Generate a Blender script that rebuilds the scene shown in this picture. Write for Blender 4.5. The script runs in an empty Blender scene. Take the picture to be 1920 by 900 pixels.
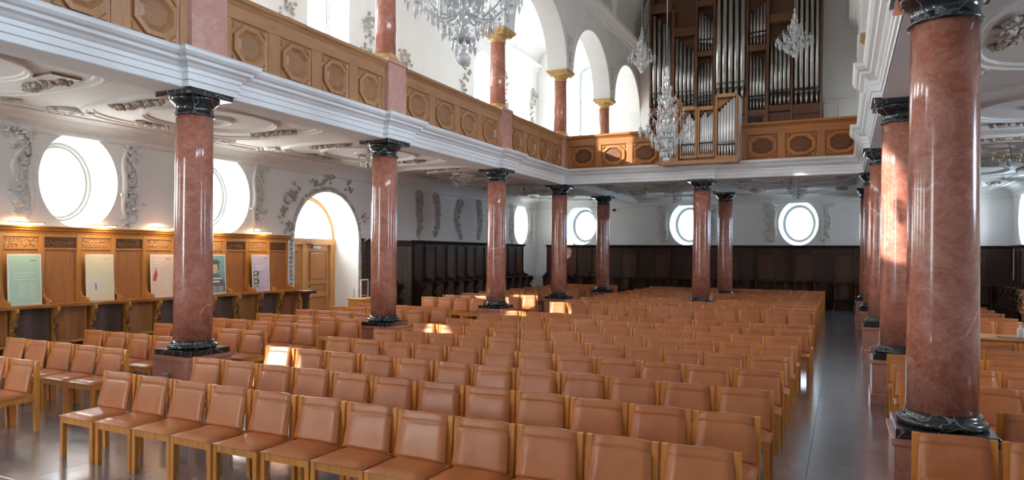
import bpy, math, random
from mathutils import Vector, Matrix
from mathutils.geometry import tessellate_polygon
R = random.Random(7)
PI = math.pi
C = bpy.context.scene.collection
SC = bpy.context.scene

# ------------------------------------------------------------------ camera
F_PX, YAW, HZ, CXP, ROLL = 1276.23, 0.453, 475.45, 959.56, 0.0084
EYE = 2.1
ca, sa = math.cos(YAW), math.sin(YAW)
fw = Vector((-sa, ca, 0)); rt0 = Vector((ca, sa, 0)); up0 = Vector((0, 0, 1))
rt = (rt0 + ROLL*up0).normalized(); up = (up0 - ROLL*rt0).normalized()
cam = bpy.data.cameras.new('camera'); cam_o = bpy.data.objects.new('camera', cam); C.objects.link(cam_o)
cam.sensor_width = 36.0; cam.sensor_fit = 'HORIZONTAL'; cam.lens = F_PX/1920*36.0
cam.shift_y = (HZ-450)/1920.0; cam.shift_x = -(CXP-960)/1920.0
cam.clip_start = 0.05; cam.clip_end = 200
m = Matrix.Identity(4)
for i in range(3):
    m[i][0] = rt[i]; m[i][1] = up[i]; m[i][2] = -fw[i]
m[2][3] = EYE
cam_o.matrix_world = m
SC.camera = cam_o

# ------------------------------------------------------------------ sky, sun, exposure
SKY_STRENGTH = 28.0
SUN_STRENGTH = 17.0
W = bpy.data.worlds.new('sky'); SC.world = W; W.use_nodes = True
bgn = W.node_tree.nodes['Background']
_t = W.node_tree; _g = _t.nodes.new('ShaderNodeTexCoord'); _d = _t.nodes.new('ShaderNodeVectorMath'); _d.operation = 'DOT_PRODUCT'
_d.inputs[1].default_value = Vector((-1, -0.80, 0.44)).normalized()            # towards the sun
_r = _t.nodes.new('ShaderNodeMapRange'); _r.inputs['From Min'].default_value = -1; _r.inputs['From Max'].default_value = 1
_cr = _t.nodes.new('ShaderNodeValToRGB'); _e = _cr.color_ramp.elements; _e[0].position = .1; _e[0].color = (.31, .43, .56, 1); _e[1].position = .85; _e[1].color = (1.0, .99, .96, 1)
_t.links.new(_g.outputs['Generated'], _d.inputs[0]); _t.links.new(_d.outputs['Value'], _r.inputs['Value']); _t.links.new(_r.outputs['Result'], _cr.inputs[0])
_t.links.new(_cr.outputs[0], bgn.inputs['Color']); bgn.inputs['Strength'].default_value = SKY_STRENGTH
sun = bpy.data.lights.new('sun', 'SUN'); sun.energy = SUN_STRENGTH; sun.angle = math.radians(0.6); sun.color = (1.0, 0.93, 0.82)
sun_o = bpy.data.objects.new('sun', sun); C.objects.link(sun_o)
SUN_DIR = Vector((1, 0.80, -0.44)).normalized()
sun_o.rotation_euler = SUN_DIR.to_track_quat('-Z', 'Y').to_euler()
sun_o.location = (-40, -20, 25)
vs = SC.view_settings
vs.view_transform = 'Standard'; vs.look = 'None'; vs.exposure = 0.98; vs.gamma = 1.0; vs.use_curve_mapping = False
SC.cycles.max_bounces = 8; SC.cycles.diffuse_bounces = 5; SC.cycles.glossy_bounces = 3
SC.cycles.transmission_bounces = 4; SC.cycles.transparent_max_bounces = 12
SC.cycles.caustics_reflective = False; SC.cycles.caustics_refractive = False
SC.cycles.sample_clamp_indirect = 6.0
SC.cycles.use_denoising = True

# ------------------------------------------------------------------ plan of the building (metres)
XL, XR = -8.45, 0.75           # centre lines of the two arcades
XM = -3.84
WL, WR = -13.1, 5.4            # aisle walls
YB, YF = 29.5, -6.0            # back wall, wall behind the camera
COLY = [6.84, 11.38, 16.40, 20.94]
YC, YBK = 20.94, 25.5
ZCEIL = 4.60

def ray(px, py):
    dx, dy = px-CXP, py-HZ
    u, v = (dx+dy*ROLL)/F_PX, -(dy-dx*ROLL)/F_PX
    return Vector((u*ca-sa, u*sa+ca, v))
def atY(px, py, Y):
    r = ray(px, py); r = r*(Y/r.y); return Vector((r.x, r.y, r.z+EYE))
def atX(px, py, X):
    r = ray(px, py); r = r*(X/r.x); return Vector((r.x, r.y, r.z+EYE))
def atZ(px, py, Z):
    r = ray(px, py); r = r*((Z-EYE)/r.z); return Vector((r.x, r.y, Z))

# ------------------------------------------------------------------ materials
MATS = {}
class NT:
    def __init__(s, name):
        s.m = bpy.data.materials.new(name); s.m.use_nodes = True
        s.t = s.m.node_tree; s.n = s.t.nodes; s.b = s.n['Principled BSDF']; MATS[name] = s.m
    def add(s, typ, **kw):
        nd = s.n.new(typ)
        for k, v in kw.items():
            if k in nd.inputs.keys(): nd.inputs[k].default_value = v
            else: setattr(nd, k, v)
        return nd
    def link(s, a, b): s.t.links.new(a, b)
    def coords(s, scale=(1, 1, 1), rnd=0.0, kind='Object'):
        tc = s.add('ShaderNodeTexCoord'); mp = s.add('ShaderNodeMapping'); mp.inputs['Scale'].default_value = scale
        src = tc.outputs[kind]
        if rnd:
            oi = s.add('ShaderNodeObjectInfo'); mu = s.add('ShaderNodeMath', operation='MULTIPLY'); mu.inputs[1].default_value = rnd
            s.link(oi.outputs['Random'], mu.inputs[0]); va = s.add('ShaderNodeVectorMath', operation='ADD')
            s.link(src, va.inputs[0]); s.link(mu.outputs[0], va.inputs[1]); src = va.outputs[0]
        s.link(src, mp.inputs['Vector']); return mp.outputs[0]
    def noise(s, vec, scale, detail=4, rough=.55, dist=0):
        nd = s.add('ShaderNodeTexNoise'); s.link(vec, nd.inputs['Vector'])
        nd.inputs['Scale'].default_value = scale; nd.inputs['Detail'].default_value = detail
        nd.inputs['Roughness'].default_value = rough; nd.inputs['Distortion'].default_value = dist
        return nd.outputs['Fac']
    def ramp(s, fac, stops):
        r = s.add('ShaderNodeValToRGB'); e = r.color_ramp.elements
        while len(e) < len(stops): e.new(0.5)
        for el, (p, c) in zip(e, stops):
            el.position = p; el.color = (*c, 1) if len(c) == 3 else c
        s.link(fac, r.inputs[0]); return r.outputs[0]
    def mix(s, fac, a, b, typ='MIX'):
        mx = s.add('ShaderNodeMix', data_type='RGBA', blend_type=typ)
        for sock, v in ((mx.inputs[0], fac), (mx.inputs[6], a), (mx.inputs[7], b)):
            if isinstance(v, (int, float)): sock.default_value = v
            elif isinstance(v, tuple): sock.default_value = (*v, 1)
            else: s.link(v, sock)
        return mx.outputs[2]
    def bump(s, h, strength=.3, dist=.01):
        b = s.add('ShaderNodeBump'); b.inputs['Strength'].default_value = strength; b.inputs['Distance'].default_value = dist
        s.link(h, b.inputs['Height']); s.link(b.outputs[0], s.b.inputs['Normal'])
    def col(s, c):
        if isinstance(c, tuple): s.b.inputs['Base Color'].default_value = (*c, 1)
        else: s.link(c, s.b.inputs['Base Color'])
    def pr(s, **kw):
        for k, v in kw.items(): s.b.inputs[k.replace('_', ' ')].default_value = v
        return s

def plain(name, c, rough=.5, metal=0, var=.12, scale=6, bump=0, coat=0):
    t = NT(name); v = t.coords(rnd=7.0); n = t.noise(v, scale)
    lo = tuple(x*(1-var) for x in c); hi = tuple(min(1, x*(1+var)) for x in c)
    t.col(t.ramp(n, [(.3, lo), (.7, hi)])); t.pr(Roughness=rough, Metallic=metal)
    if coat: t.b.inputs['Coat Weight'].default_value = coat; t.b.inputs['Coat Roughness'].default_value = .12
    if bump: t.bump(t.noise(v, scale*6, 6), bump, .004)
    return t.m
def wood(name, c, axis=2, rough=.42, dark=.62, rnd=9.0, coat=.15):
    t = NT(name); s = [22, 22, 22]; s[axis] = 1.6
    v = t.coords(tuple(s), rnd); n = t.noise(v, 1.0, 5, .6, .6)
    v2 = t.coords((1.3, 1.3, 1.3), rnd); n2 = t.noise(v2, 1.0, 2)
    g = t.ramp(n, [(.28, tuple(x*dark for x in c)), (.5, c), (.75, tuple(min(1, x*1.22) for x in c))])
    t.col(t.mix(.35, g, t.ramp(n2, [(.3, tuple(x*.75 for x in c)), (.7, tuple(min(1, x*1.15) for x in c))])))
    t.pr(Roughness=rough); t.b.inputs['Coat Weight'].default_value = coat; t.b.inputs['Coat Roughness'].default_value = .25
    t.bump(n, .12, .003); return t.m
def marble(name, base, dark, light, vein, rough=.16, scale=5.0, veins=(.0, .012), vscale=1.1, speck=.5):
    t = NT(name); v = t.coords((1, 1, 1), 60.0)
    warp = t.add('ShaderNodeTexNoise'); t.link(v, warp.inputs['Vector']); warp.inputs['Scale'].default_value = 2.2; warp.inputs['Detail'].default_value = 5
    mv = t.add('ShaderNodeVectorMath', operation='MULTIPLY_ADD'); mv.inputs[1].default_value = (.55, .55, .55)
    t.link(warp.outputs['Color'], mv.inputs[0]); t.link(v, mv.inputs[2]); w = mv.outputs[0]
    n1 = t.noise(w, scale, 6, .62); c1 = t.ramp(n1, [(.30, dark), (.48, base), (.68, light)])
    n2 = t.noise(w, scale*5, 4, .6); c2 = t.ramp(n2, [(.35, dark), (.55, base), (.72, light)])
    c = t.mix(speck*.95, c1, c2)
    vo = t.add('ShaderNodeTexVoronoi', feature='DISTANCE_TO_EDGE'); t.link(w, vo.inputs['Vector']); vo.inputs['Scale'].default_value = vscale
    vf = t.ramp(vo.outputs['Distance'], [(veins[0], (1, 1, 1)), (veins[1], (0, 0, 0))])
    vo2 = t.add('ShaderNodeTexVoronoi', feature='DISTANCE_TO_EDGE'); t.link(w, vo2.inputs['Vector']); vo2.inputs['Scale'].default_value = vscale*5.5
    vf2 = t.ramp(vo2.outputs['Distance'], [(0, (.55, .55, .55)), (.035, (0, 0, 0))])
    brk = t.ramp(t.noise(v, 3.1, 3), [(.46, (0, 0, 0)), (.62, (1, 1, 1))])
    brk1 = t.ramp(t.noise(v, 1.3, 2), [(.5, (0, 0, 0)), (.58, (.8, .8, .8))]) if vscale < 2 else (.8, .8, .8)
    vf = t.mix(1.0, vf, brk1, 'MULTIPLY')
    vf2 = t.mix(1.0, vf2, brk, 'MULTIPLY'); vf2 = t.mix(1.0, vf2, (.5, .5, .5), 'MULTIPLY'); vv = t.mix(1.0, vf, vf2, 'ADD')
    t.col(t.mix(vv, c, vein)); t.pr(Roughness=rough); t.b.inputs['Coat Weight'].default_value = .6; t.b.inputs['Coat Roughness'].default_value = .17
    return t.m

plaster = plain('white_plaster', (.85, .84, .82), .85, var=.03, scale=1.3, bump=.08)
plaster_ceil = plain('ceiling_plaster', (.80, .765, .72), .85, var=.04, scale=1.1, bump=.06)
stucco = plain('stucco_relief', (.82, .80, .76), .8, var=.05, scale=5)
tinted = plain('grey_brown_stucco', (.50, .465, .42), .8, var=.2, scale=6)
beige_st = plain('beige_stucco', (.64, .57, .49), .8, var=.12, scale=6)
cornice_m = plain('painted_cornice', (.91, .93, .94), .45, var=.03, scale=2)
pink = marble('red_marble', (.48, .175, .118), (.33, .092, .056), (.60, .30, .23), (.66, .48, .41), vscale=.62, veins=(.0, .012))
pedm = marble('lit_red_marble', (.54, .22, .155), (.42, .14, .09), (.62, .32, .25), (.70, .54, .48), vscale=.8, veins=(0, .008), rough=.3)  # same marble as the shafts, light on the pedestals put into the colour
pinkpier = marble('pink_marble_pier', (.60, .31, .26), (.50, .235, .185), (.66, .40, .34), (.72, .56, .50), vscale=.5, veins=(0, .003), rough=.25)
black = marble('black_marble', (.018, .020, .024), (.006, .007, .009), (.045, .052, .058), (.24, .27, .29), vscale=3.4, veins=(.0, .03), scale=9, rough=.16)
gold = plain('ochre_marble', (.55, .33, .11), .3, var=.3, scale=9, coat=.3)
parw = wood('oak_parapet', (.45, .225, .105), axis=1)
parwx = wood('orange_lit_oak', (.37, .135, .032), axis=0)  # same oak as the side parapets, its different light put into the colour
parvx = wood('orange_lit_oak_stile', (.43, .165, .042), axis=2)  # back stiles likewise: the orange cast of the light is mixed into the oak
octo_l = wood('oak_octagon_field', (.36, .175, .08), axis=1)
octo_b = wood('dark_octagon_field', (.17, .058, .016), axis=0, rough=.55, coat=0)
parv = wood('oak_parapet_stile', (.45, .225, .10), axis=2)
stallw = wood('golden_stall_oak', (.56, .25, .055), axis=2)
stalld = wood('brown_stall_panel', (.43, .17, .042), axis=2)
carve = plain('carved_oak', (.50, .27, .11), .5, var=.5, scale=30)
carved = plain('carved_dark_oak', (.17, .075, .028), .5, var=.5, scale=30)
darkw = wood('dark_walnut', (.050, .018, .008), axis=2, rough=.5, coat=0)
darkp = wood('dark_walnut_panel', (.10, .037, .016), axis=2, rough=.48, coat=0)
chairw = wood('beech_chair_frame', (.74, .295, .056), axis=2, rough=.4)
leaf_t = NT('tan_leather'); _v = leaf_t.coords((1, 1, 1), 31.0)
_oi = leaf_t.add('ShaderNodeObjectInfo')
_c = leaf_t.mix(_oi.outputs['Random'], (.50, .152, .042), (.60, .208, .066))
_n = leaf_t.noise(_v, 5.0, 4)
leaf_t.col(leaf_t.mix(.5, _c, leaf_t.ramp(_n, [(.3, (.46, .138, .038)), (.7, (.63, .228, .076))])))
leaf_t.b.inputs['Coat Weight'].default_value = .2; leaf_t.b.inputs['Coat Roughness'].default_value = .22; leaf_t.pr(Roughness=.38); leaf_t.bump(leaf_t.noise(_v, 9.0, 5, .5), .10, .02)
leather = leaf_t.m
organw = wood('organ_walnut', (.135, .050, .019), axis=2)
tin = plain('tin_pipe', (.47, .465, .45), .32, 1.0, var=.12, scale=3)
iron = plain('dark_iron', (.03, .03, .03), .45, .6)
brass = plain('brass', (.62, .44, .16), .3, .9)
steel = plain('grey_steel', (.34, .37, .38), .4, .5)
whitep = plain('white_plastic', (.85, .87, .88), .35, var=.02)
board = plain('white_board', (.86, .86, .85), .5, var=.02)
frame_m = plain('grey_window_frame', (.36, .37, .34), .5, var=.06)
doorw = wood('door_oak', (.56, .27, .085), axis=2)
greyd = wood('grey_brown_door', (.145, .105, .072), axis=2)
brownm = plain('brown_vent_cover', (.33, .22, .15), .6)
blackp = plain('black_plastic', (.012, .012, .013), .3)
# glass: a thin pane that lets light through
gt = NT('window_glass'); tr = gt.add('ShaderNodeBsdfTransparent'); gl = gt.add('ShaderNodeBsdfGlossy'); gl.inputs['Roughness'].default_value = .05
mxs = gt.add('ShaderNodeMixShader'); mxs.inputs[0].default_value = .06
gt.link(tr.outputs[0], mxs.inputs[1]); gt.link(gl.outputs[0], mxs.inputs[2]); gt.link(mxs.outputs[0], gt.n['Material Output'].inputs[0])
glass = gt.m
def tinted_pane(name, c, rough):
    fg = NT(name); tr = fg.add('ShaderNodeBsdfTransparent'); tr.inputs[0].default_value = (*c, 1); gl = fg.add('ShaderNodeBsdfGlossy'); gl.inputs['Roughness'].default_value = rough
    mxs = fg.add('ShaderNodeMixShader'); mxs.inputs[0].default_value = .06
    fg.link(tr.outputs[0], mxs.inputs[1]); fg.link(gl.outputs[0], mxs.inputs[2]); fg.link(mxs.outputs[0], fg.n['Material Output'].inputs[0]); return fg.m
backpane = tinted_pane('dimmed_back_glass', (.25, .29, .31), .15)  # plain grey tint added to darken the back oval windows and their reveals
leftpane = tinted_pane('dimmed_left_glass', (.36, .38, .385), .08)  # tint added to dim the daylight of the left ovals and the fanlight
archpane = tinted_pane('dimmed_arch_glass', (.40, .42, .43), .08)  # tint added to weaken daylight through the left, back and front arched windows
ct = NT('crystal'); d = ct.add('ShaderNodeBsdfTranslucent'); d.inputs[0].default_value = (.97, .98, .99, 1)
tr = ct.add('ShaderNodeBsdfTransparent'); gl = ct.add('ShaderNodeBsdfGlossy'); gl.inputs['Roughness'].default_value = .04
df = ct.add('ShaderNodeBsdfDiffuse'); df.inputs[0].default_value = (.95, .96, .97, 1)
a = ct.add('ShaderNodeMixShader'); a.inputs[0].default_value = .5; ct.link(d.outputs[0], a.inputs[1]); ct.link(df.outputs[0], a.inputs[2])
b2 = ct.add('ShaderNodeMixShader'); b2.inputs[0].default_value = .22; ct.link(a.outputs[0], b2.inputs[1]); ct.link(tr.outputs[0], b2.inputs[2])
c3 = ct.add('ShaderNodeMixShader'); c3.inputs[0].default_value = .32; ct.link(b2.outputs[0], c3.inputs[1]); ct.link(gl.outputs[0], c3.inputs[2])
ct.link(c3.outputs[0], ct.n['Material Output'].inputs[0]); crystal = ct.m
lt = NT('lit_lamp_tube'); lt.b.inputs['Emission Color'].default_value = (1, .82, .52, 1); lt.b.inputs['Emission Strength'].default_value = 3; lt.col((1, .9, .7))
lampm = lt.m
# floor
ft = NT('polished_slate'); _v = ft.coords((1, 1, 1), 40.0); _n = ft.noise(_v, 2.2, 6, .6, .8)
_oi = ft.add('ShaderNodeObjectInfo')
_b = ft.ramp(_n, [(.3, (.19, .202, .235)), (.7, (.30, .315, .35))])
ft.col(ft.mix(.45, _b, ft.mix(_oi.outputs['Random'], (.18, .188, .21), (.26, .265, .28))))
ft.b.inputs['Coat Weight'].default_value = 1.0; ft.b.inputs['Coat Roughness'].default_value = .17; ft.b.inputs['Coat IOR'].default_value = 2.0; ft.pr(Roughness=.17); ft.b.inputs['Specular IOR Level'].default_value = .6
_r = ft.ramp(ft.noise(_v, 5.0, 5), [(.3, (.10, .10, .10)), (.7, (.27, .27, .27))]); ft.link(_r, ft.b.inputs['Roughness'])
slate = ft.m
joint = plain('floor_joint', (.14, .142, .15), .6)

# ------------------------------------------------------------------ mesh builder
class MB:
    def __init__(s): s.v = []; s.f = []; s.mi = []; s.k = 0; s.sm = []; s.smooth = False
    def add(s, vs, fs):
        b = len(s.v); s.v += [tuple(v) for v in vs]
        for f in fs: s.f.append(tuple(b+i for i in f)); s.mi.append(s.k); s.sm.append(s.smooth)
    def box(s, x0, x1, y0, y1, z0, z1):
        s.add([(x, y, z) for z in (z0, z1) for y in (y0, y1) for x in (x0, x1)],
              [(0, 2, 3, 1), (4, 5, 7, 6), (0, 1, 5, 4), (1, 3, 7, 5), (3, 2, 6, 7), (2, 0, 4, 6)]); return s
    def cbox(s, x0, x1, y0, y1, z0, z1, c=.004):       # chamfered along the vertical and horizontal edges
        lo, hi = (x0, y0, z0), (x1, y1, z1); vs = []; idx = {}
        for sx in (0, 1):
            for sy in (0, 1):
                for sz in (0, 1):
                    p = [(lo[0], hi[0])[sx], (lo[1], hi[1])[sy], (lo[2], hi[2])[sz]]
                    ins = [c if q == 0 else -c for q in (sx, sy, sz)]
                    for a in range(3):
                        q = [p[i]+(ins[i] if i != a else 0) for i in range(3)]
                        idx[(sx, sy, sz, a)] = len(vs); vs.append(q)
        fs = []
        for a in range(3):
            o = [i for i in range(3) if i != a]
            for sd in (0, 1):
                q = []
                for (u, w) in ((0, 0), (1, 0), (1, 1), (0, 1)):
                    k = [0, 0, 0]; k[a] = sd; k[o[0]] = u; k[o[1]] = w; q.append(idx[(*k, a)])
                if (sd == 0) == (a != 1): q.reverse()
                fs.append(q)
        for e in range(3):
            o = [i for i in range(3) if i != e]
            for u in (0, 1):
                for w in (0, 1):
                    k0 = [0, 0, 0]; k0[o[0]] = u; k0[o[1]] = w; k1 = list(k0); k1[e] = 1
                    fs.append([idx[(*k0, o[0])], idx[(*k1, o[0])], idx[(*k1, o[1])], idx[(*k0, o[1])]])
        for sx in (0, 1):
            for sy in (0, 1):
                for sz in (0, 1): fs.append([idx[(sx, sy, sz, a)] for a in range(3)])
        s.add(vs, fs); return s
    def quadloft(s, rings, closed=True, cap=True):
        n = len(rings[0]); vs = [p for r in rings for p in r]; fs = []
        for i in range(len(rings)-1):
            for j in range(n if closed else n-1):
                k = (j+1) % n; fs.append((i*n+j, i*n+k, (i+1)*n+k, (i+1)*n+j))
        if cap and closed: fs.append(tuple(reversed(range(n)))); fs.append(tuple((len(rings)-1)*n+j for j in range(n)))
        s.add(vs, fs); return s
    def lathe(s, prof, n=24, c=(0, 0, 0), cap=True, ph=0):
        s.smooth = True
        s.quadloft([[(c[0]+r*math.cos(2*PI*j/n+ph), c[1]+r*math.sin(2*PI*j/n+ph), c[2]+z) for j in range(n)] for r, z in prof], True, cap)
        s.smooth = False; return s
    def tube(s, pts, rad, n=6, flat=None):
        pts = [Vector(p) for p in pts]; rings = []
        for i, p in enumerate(pts):
            t = (pts[min(i+1, len(pts)-1)]-pts[max(i-1, 0)])
            if t.length < 1e-9: t = Vector((0, 0, 1))
            t.normalize(); a = Vector((0, 0, 1)) if abs(t.z) < .9 else Vector((1, 0, 0))
            u = t.cross(a).normalized(); w = t.cross(u)
            r = rad[i] if isinstance(rad, (list, tuple)) else rad
            ring = []
            for j in range(n):
                o = u*math.cos(2*PI*j/n)*r+w*math.sin(2*PI*j/n)*r
                if flat: o = o-flat*(o.dot(flat))*.45
                ring.append(tuple(p+o))
            rings.append(ring)
        s.smooth = True; s.quadloft(rings); s.smooth = False; return s
    def blob(s, c, r, n=6, m=4):
        rings = []
        for i in range(1, m):
            a = PI*i/m; rings.append([(c[0]+r[0]*math.sin(a)*math.cos(2*PI*j/n), c[1]+r[1]*math.sin(a)*math.sin(2*PI*j/n), c[2]-r[2]*math.cos(a)) for j in range(n)])
        s.smooth = True
        vs = [p for q in rings for p in q]+[(c[0], c[1], c[2]-r[2]), (c[0], c[1], c[2]+r[2])]; fs = []
        for i in range(m-2):
            for j in range(n):
                k = (j+1) % n; fs.append((i*n+j, i*n+k, (i+1)*n+k, (i+1)*n+j))
        B = (m-1)*n
        for j in range(n):
            k = (j+1) % n; fs.append((B, k, j)); fs.append((B+1, (m-2)*n+j, (m-2)*n+k))
        s.add(vs, fs); s.smooth = False; return s
    def poly_holes(s, outer, holes, fn):              # flat sheet with holes; fn maps (s,z) to world
        loops = [[Vector((a, b, 0)) for a, b in outer]]+[[Vector((a, b, 0)) for a, b in h] for h in holes]
        tri = tessellate_polygon(loops); flat = [p for l in loops for p in l]
        s.add([fn(p.x, p.y) for p in flat], [tuple(t) for t in tri]); return s
    def mesh(s, name, mats):
        me = bpy.data.meshes.new(name); me.from_pydata(s.v, [], s.f)
        for mt in (mats if isinstance(mats, (list, tuple)) else [mats]): me.materials.append(mt)
        me.polygons.foreach_set('material_index', s.mi); me.polygons.foreach_set('use_smooth', s.sm)
        me.update(); return me
    def obj(s, name, mats, parent=None, loc=None, label=None, kind=None):
        o = bpy.data.objects.new(name, s.mesh(name, mats)); C.objects.link(o)
        if parent: o.parent = parent
        if loc: o.location = loc
        if label: o['label'] = label
        if kind: o['kind'] = kind
        return o
def bx(*a): return MB().box(*a)
def cbx(*a, c=.004): return MB().cbox(*a, c=c)
def empty(name, label, cat, loc=(0, 0, 0), rz=0, group=None):
    o = bpy.data.objects.new(name, None); C.objects.link(o); o.location = loc; o.rotation_euler = (0, 0, rz)
    o.empty_display_size = .1; o['label'] = label; o['category'] = cat; o['kind'] = 'thing'
    if group: o['group'] = group
    return o
def tag(o, label, cat, group=None):
    o['label'] = label; o['category'] = cat
    if group: o['group'] = group
    return o
def struct(o): o['kind'] = 'structure'; return o
KIDS = {}
def dup(root, loc, rz=0, label=None, group=None):
    r = root.copy(); C.objects.link(r); r.location = loc; r.rotation_euler = (0, 0, rz)
    if label: r['label'] = label
    if group: r['group'] = group
    if root.name not in KIDS: KIDS[root.name] = [(ch, [g for g in ch.children]) for ch in root.children]
    for ch, gs in KIDS[root.name]:
        c = ch.copy(); C.objects.link(c); c.parent = r
        for g in gs: d = g.copy(); C.objects.link(d); d.parent = c
    return r
ORD = ['first', 'second', 'third', 'fourth', 'fifth', 'sixth', 'seventh', 'eighth', 'ninth', 'tenth', 'eleventh', 'twelfth', 'thirteenth']

# ------------------------------------------------------------------ large structure
# walls: local frame (s along wall, z up, d outward)
def fr_left(s_, z, d=0): return (WL-d, s_, z)
def fr_right(s_, z, d=0): return (WR+d, s_, z)
def fr_back(s_, z, d=0): return (s_, YB+d, z)
def fr_front(s_, z, d=0): return (s_, YF-d, z)
def ell(c, z, a, b, n=40): return [(c+a*math.cos(2*PI*i/n), z+b*math.sin(2*PI*i/n)) for i in range(n)]
def arch(c, z0, zs, a, n=20):
    return [(c-a, z0), (c+a, z0)]+[(c+a*math.cos(PI*i/n), zs+a*math.sin(PI*i/n)) for i in range(n+1)]
def inset_arch(c, z0, zs, a, k): return arch(c, z0+k, zs, a-k)

LOW_L = [1.36, 4.72, 8.07, 11.45, 27.85]
LOW_R = [8.07, 15.0, 24.0, 27.85]
LOW_B = [-10.85, -6.03, -1.62, 3.15]
UP_L = [0.0, 5.5, 10.3, 15.0, 24.25, 27.75]
UP_R = [.7, 5.5, 10.3]
UP_B = [-10.72, 3.05]
ZOV, AO, BO, AI, BI, DEP = 3.42, .745, .91, .60, .745, .70
DOOR = (15.02, 0.0, 2.47, 1.32)
wins = []      # (frame, kind, c, ...)
for y in LOW_L: wins.append((fr_left, 'oval', y))
for y in LOW_R: wins.append((fr_right, 'oval', y))
for x in LOW_B: wins.append((fr_back, 'oval', x))
for y in UP_L: wins.append((fr_left, 'arch', y, 6.5, 9.38, .86))
for y in UP_R: wins.append((fr_right, 'arch', y, 6.5, 9.38, .86))
for x in UP_B: wins.append((fr_back, 'arch', x, 6.5, 10.40, .60))
wins.append((fr_front, 'arch', -10.7, 1.6, 4.6, 1.0))
walls = {fr_left: ('wall_left', (YF, YB), 12.2), fr_right: ('wall_right', (YF, YB), 12.2), fr_back: ('wall_back', (WL, WR), 16.2), fr_front: ('wall_front', (WL, WR), 16.2)}
WALL = {}
for fr, (nm, (s0, s1), zt) in walls.items():
    holes = []
    for w in wins:
        if w[0] is fr: holes.append(ell(w[2], ZOV, AO, BO) if w[1] == 'oval' else arch(*w[2:]))
    if fr is fr_left: holes.append(arch(*(DOOR[0], .005, DOOR[2], DOOR[3])))
    mb = MB().poly_holes([(s0, 0), (s1, 0), (s1, zt), (s0, zt)], holes, fr)
    WALL[fr] = struct(mb.obj(nm, plaster))
def portal(fr, c, z, a, b, d):
    L = bpy.data.lights.new('window_daylight_portal', 'AREA'); L.shape = 'RECTANGLE'; L.size = 2*a; L.size_y = 2*b
    L.cycles.is_portal = True
    o = bpy.data.objects.new('window_daylight_portal', L); C.objects.link(o); o.location = fr(c, z, d)
    inw = Vector(fr(0, 0, 0))-Vector(fr(0, 0, 1)); o.rotation_euler = inw.to_track_quat('-Z', 'Y').to_euler()
WN = 0
for w in wins:
    fr, kind, c = w[:3]; WN += 1
    if kind == 'oval':
        o1, o2, o3, o4 = ell(c, ZOV, AO, BO), ell(c, ZOV, AI, BI), ell(c, ZOV, AI-.045, BI-.045), ell(c, ZOV, AI-.085, BI-.085)
        ctr, a_, b_ = ZOV, AI, BI
    else:
        z0, zs, a = w[3:]
        o1, o2, o3, o4 = arch(c, z0, zs, a), inset_arch(c, z0, zs, a, .14), inset_arch(c, z0, zs, a, .18), inset_arch(c, z0, zs, a, .22)
        ctr, a_, b_ = (z0+zs+a)/2, a, (zs+a-z0)/2
    mb = MB(); mb.smooth = kind == 'oval'
    mb.quadloft([[fr(s_, z, 0) for s_, z in o1], [fr(s_, z, DEP) for s_, z in o2]], True, False)
    root = struct(mb.obj('window_%d' % WN, plaster))
    f = MB().quadloft([[fr(s_, z, DEP) for s_, z in o2], [fr(s_, z, DEP-.06) for s_, z in o2], [fr(s_, z, DEP-.06) for s_, z in o3],
                       [fr(s_, z, DEP-.02) for s_, z in o3], [fr(s_, z, DEP-.02) for s_, z in o4], [fr(s_, z, DEP+.05) for s_, z in o4]], True, False)
    f.obj('window_frame', frame_m, root)
    g = MB(); g.add([fr(s_, z, DEP+.02) for s_, z in o4], [tuple(range(len(o4)))]); g.obj('pane', archpane if (kind == 'arch' and fr is not fr_right) else (backpane if fr is fr_back else (leftpane if fr is fr_left else glass)), root)
    portal(fr, c, ctr, a_, b_, DEP+.06)

# floor: slab + single stone tiles where the photograph shows it
fl = struct(bx(WL, WR, YF, YB, -.3, -.008).obj('floor', joint))
TS = .80
tile_me = cbx(0, TS-.003, 0, TS-.003, -.008, 0, c=.0012).mesh('floor_tile', slate)
rest = MB(); nt = 0
ix0, iy0 = -13.1, -6.0
for i in range(24):
    for j in range(45):
        x, y = ix0+i*TS, iy0+j*TS
        w_, h_ = min(TS, WR-x)-.003, min(TS, YB-y)-.003
        if w_ <= .02 or h_ <= .02: continue
        vis = (2.0 < y < 8.8 and -11.6 < x < 0.9 and x > -2.2*y) or (8 < y < 26 and -.9 < x < .8)
        if vis and w_ > .7 and h_ > .7:
            o = bpy.data.objects.new('floor_tile', tile_me); C.objects.link(o); o.parent = fl; o.location = (x, y, 0); nt += 1
        else: rest.box(x, x+w_, y, y+h_, -.008, 0)
rest.obj('floor_tile_field', slate, fl, kind='stuff')

# aisle ceilings and gallery floors
def ceil_slab(nm, x0, x1, y0, y1):
    return struct(bx(x0, x1, y0, y1, ZCEIL, 4.84).obj(nm, plaster_ceil))
ceilL = ceil_slab('ceiling_left_aisle', WL, XL, 0, YB)
ceilR = ceil_slab('ceiling_right_aisle', XR, WR, 0, YB)
ceilB = ceil_slab('ceiling_back', XL, XR, YC, YB)
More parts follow.
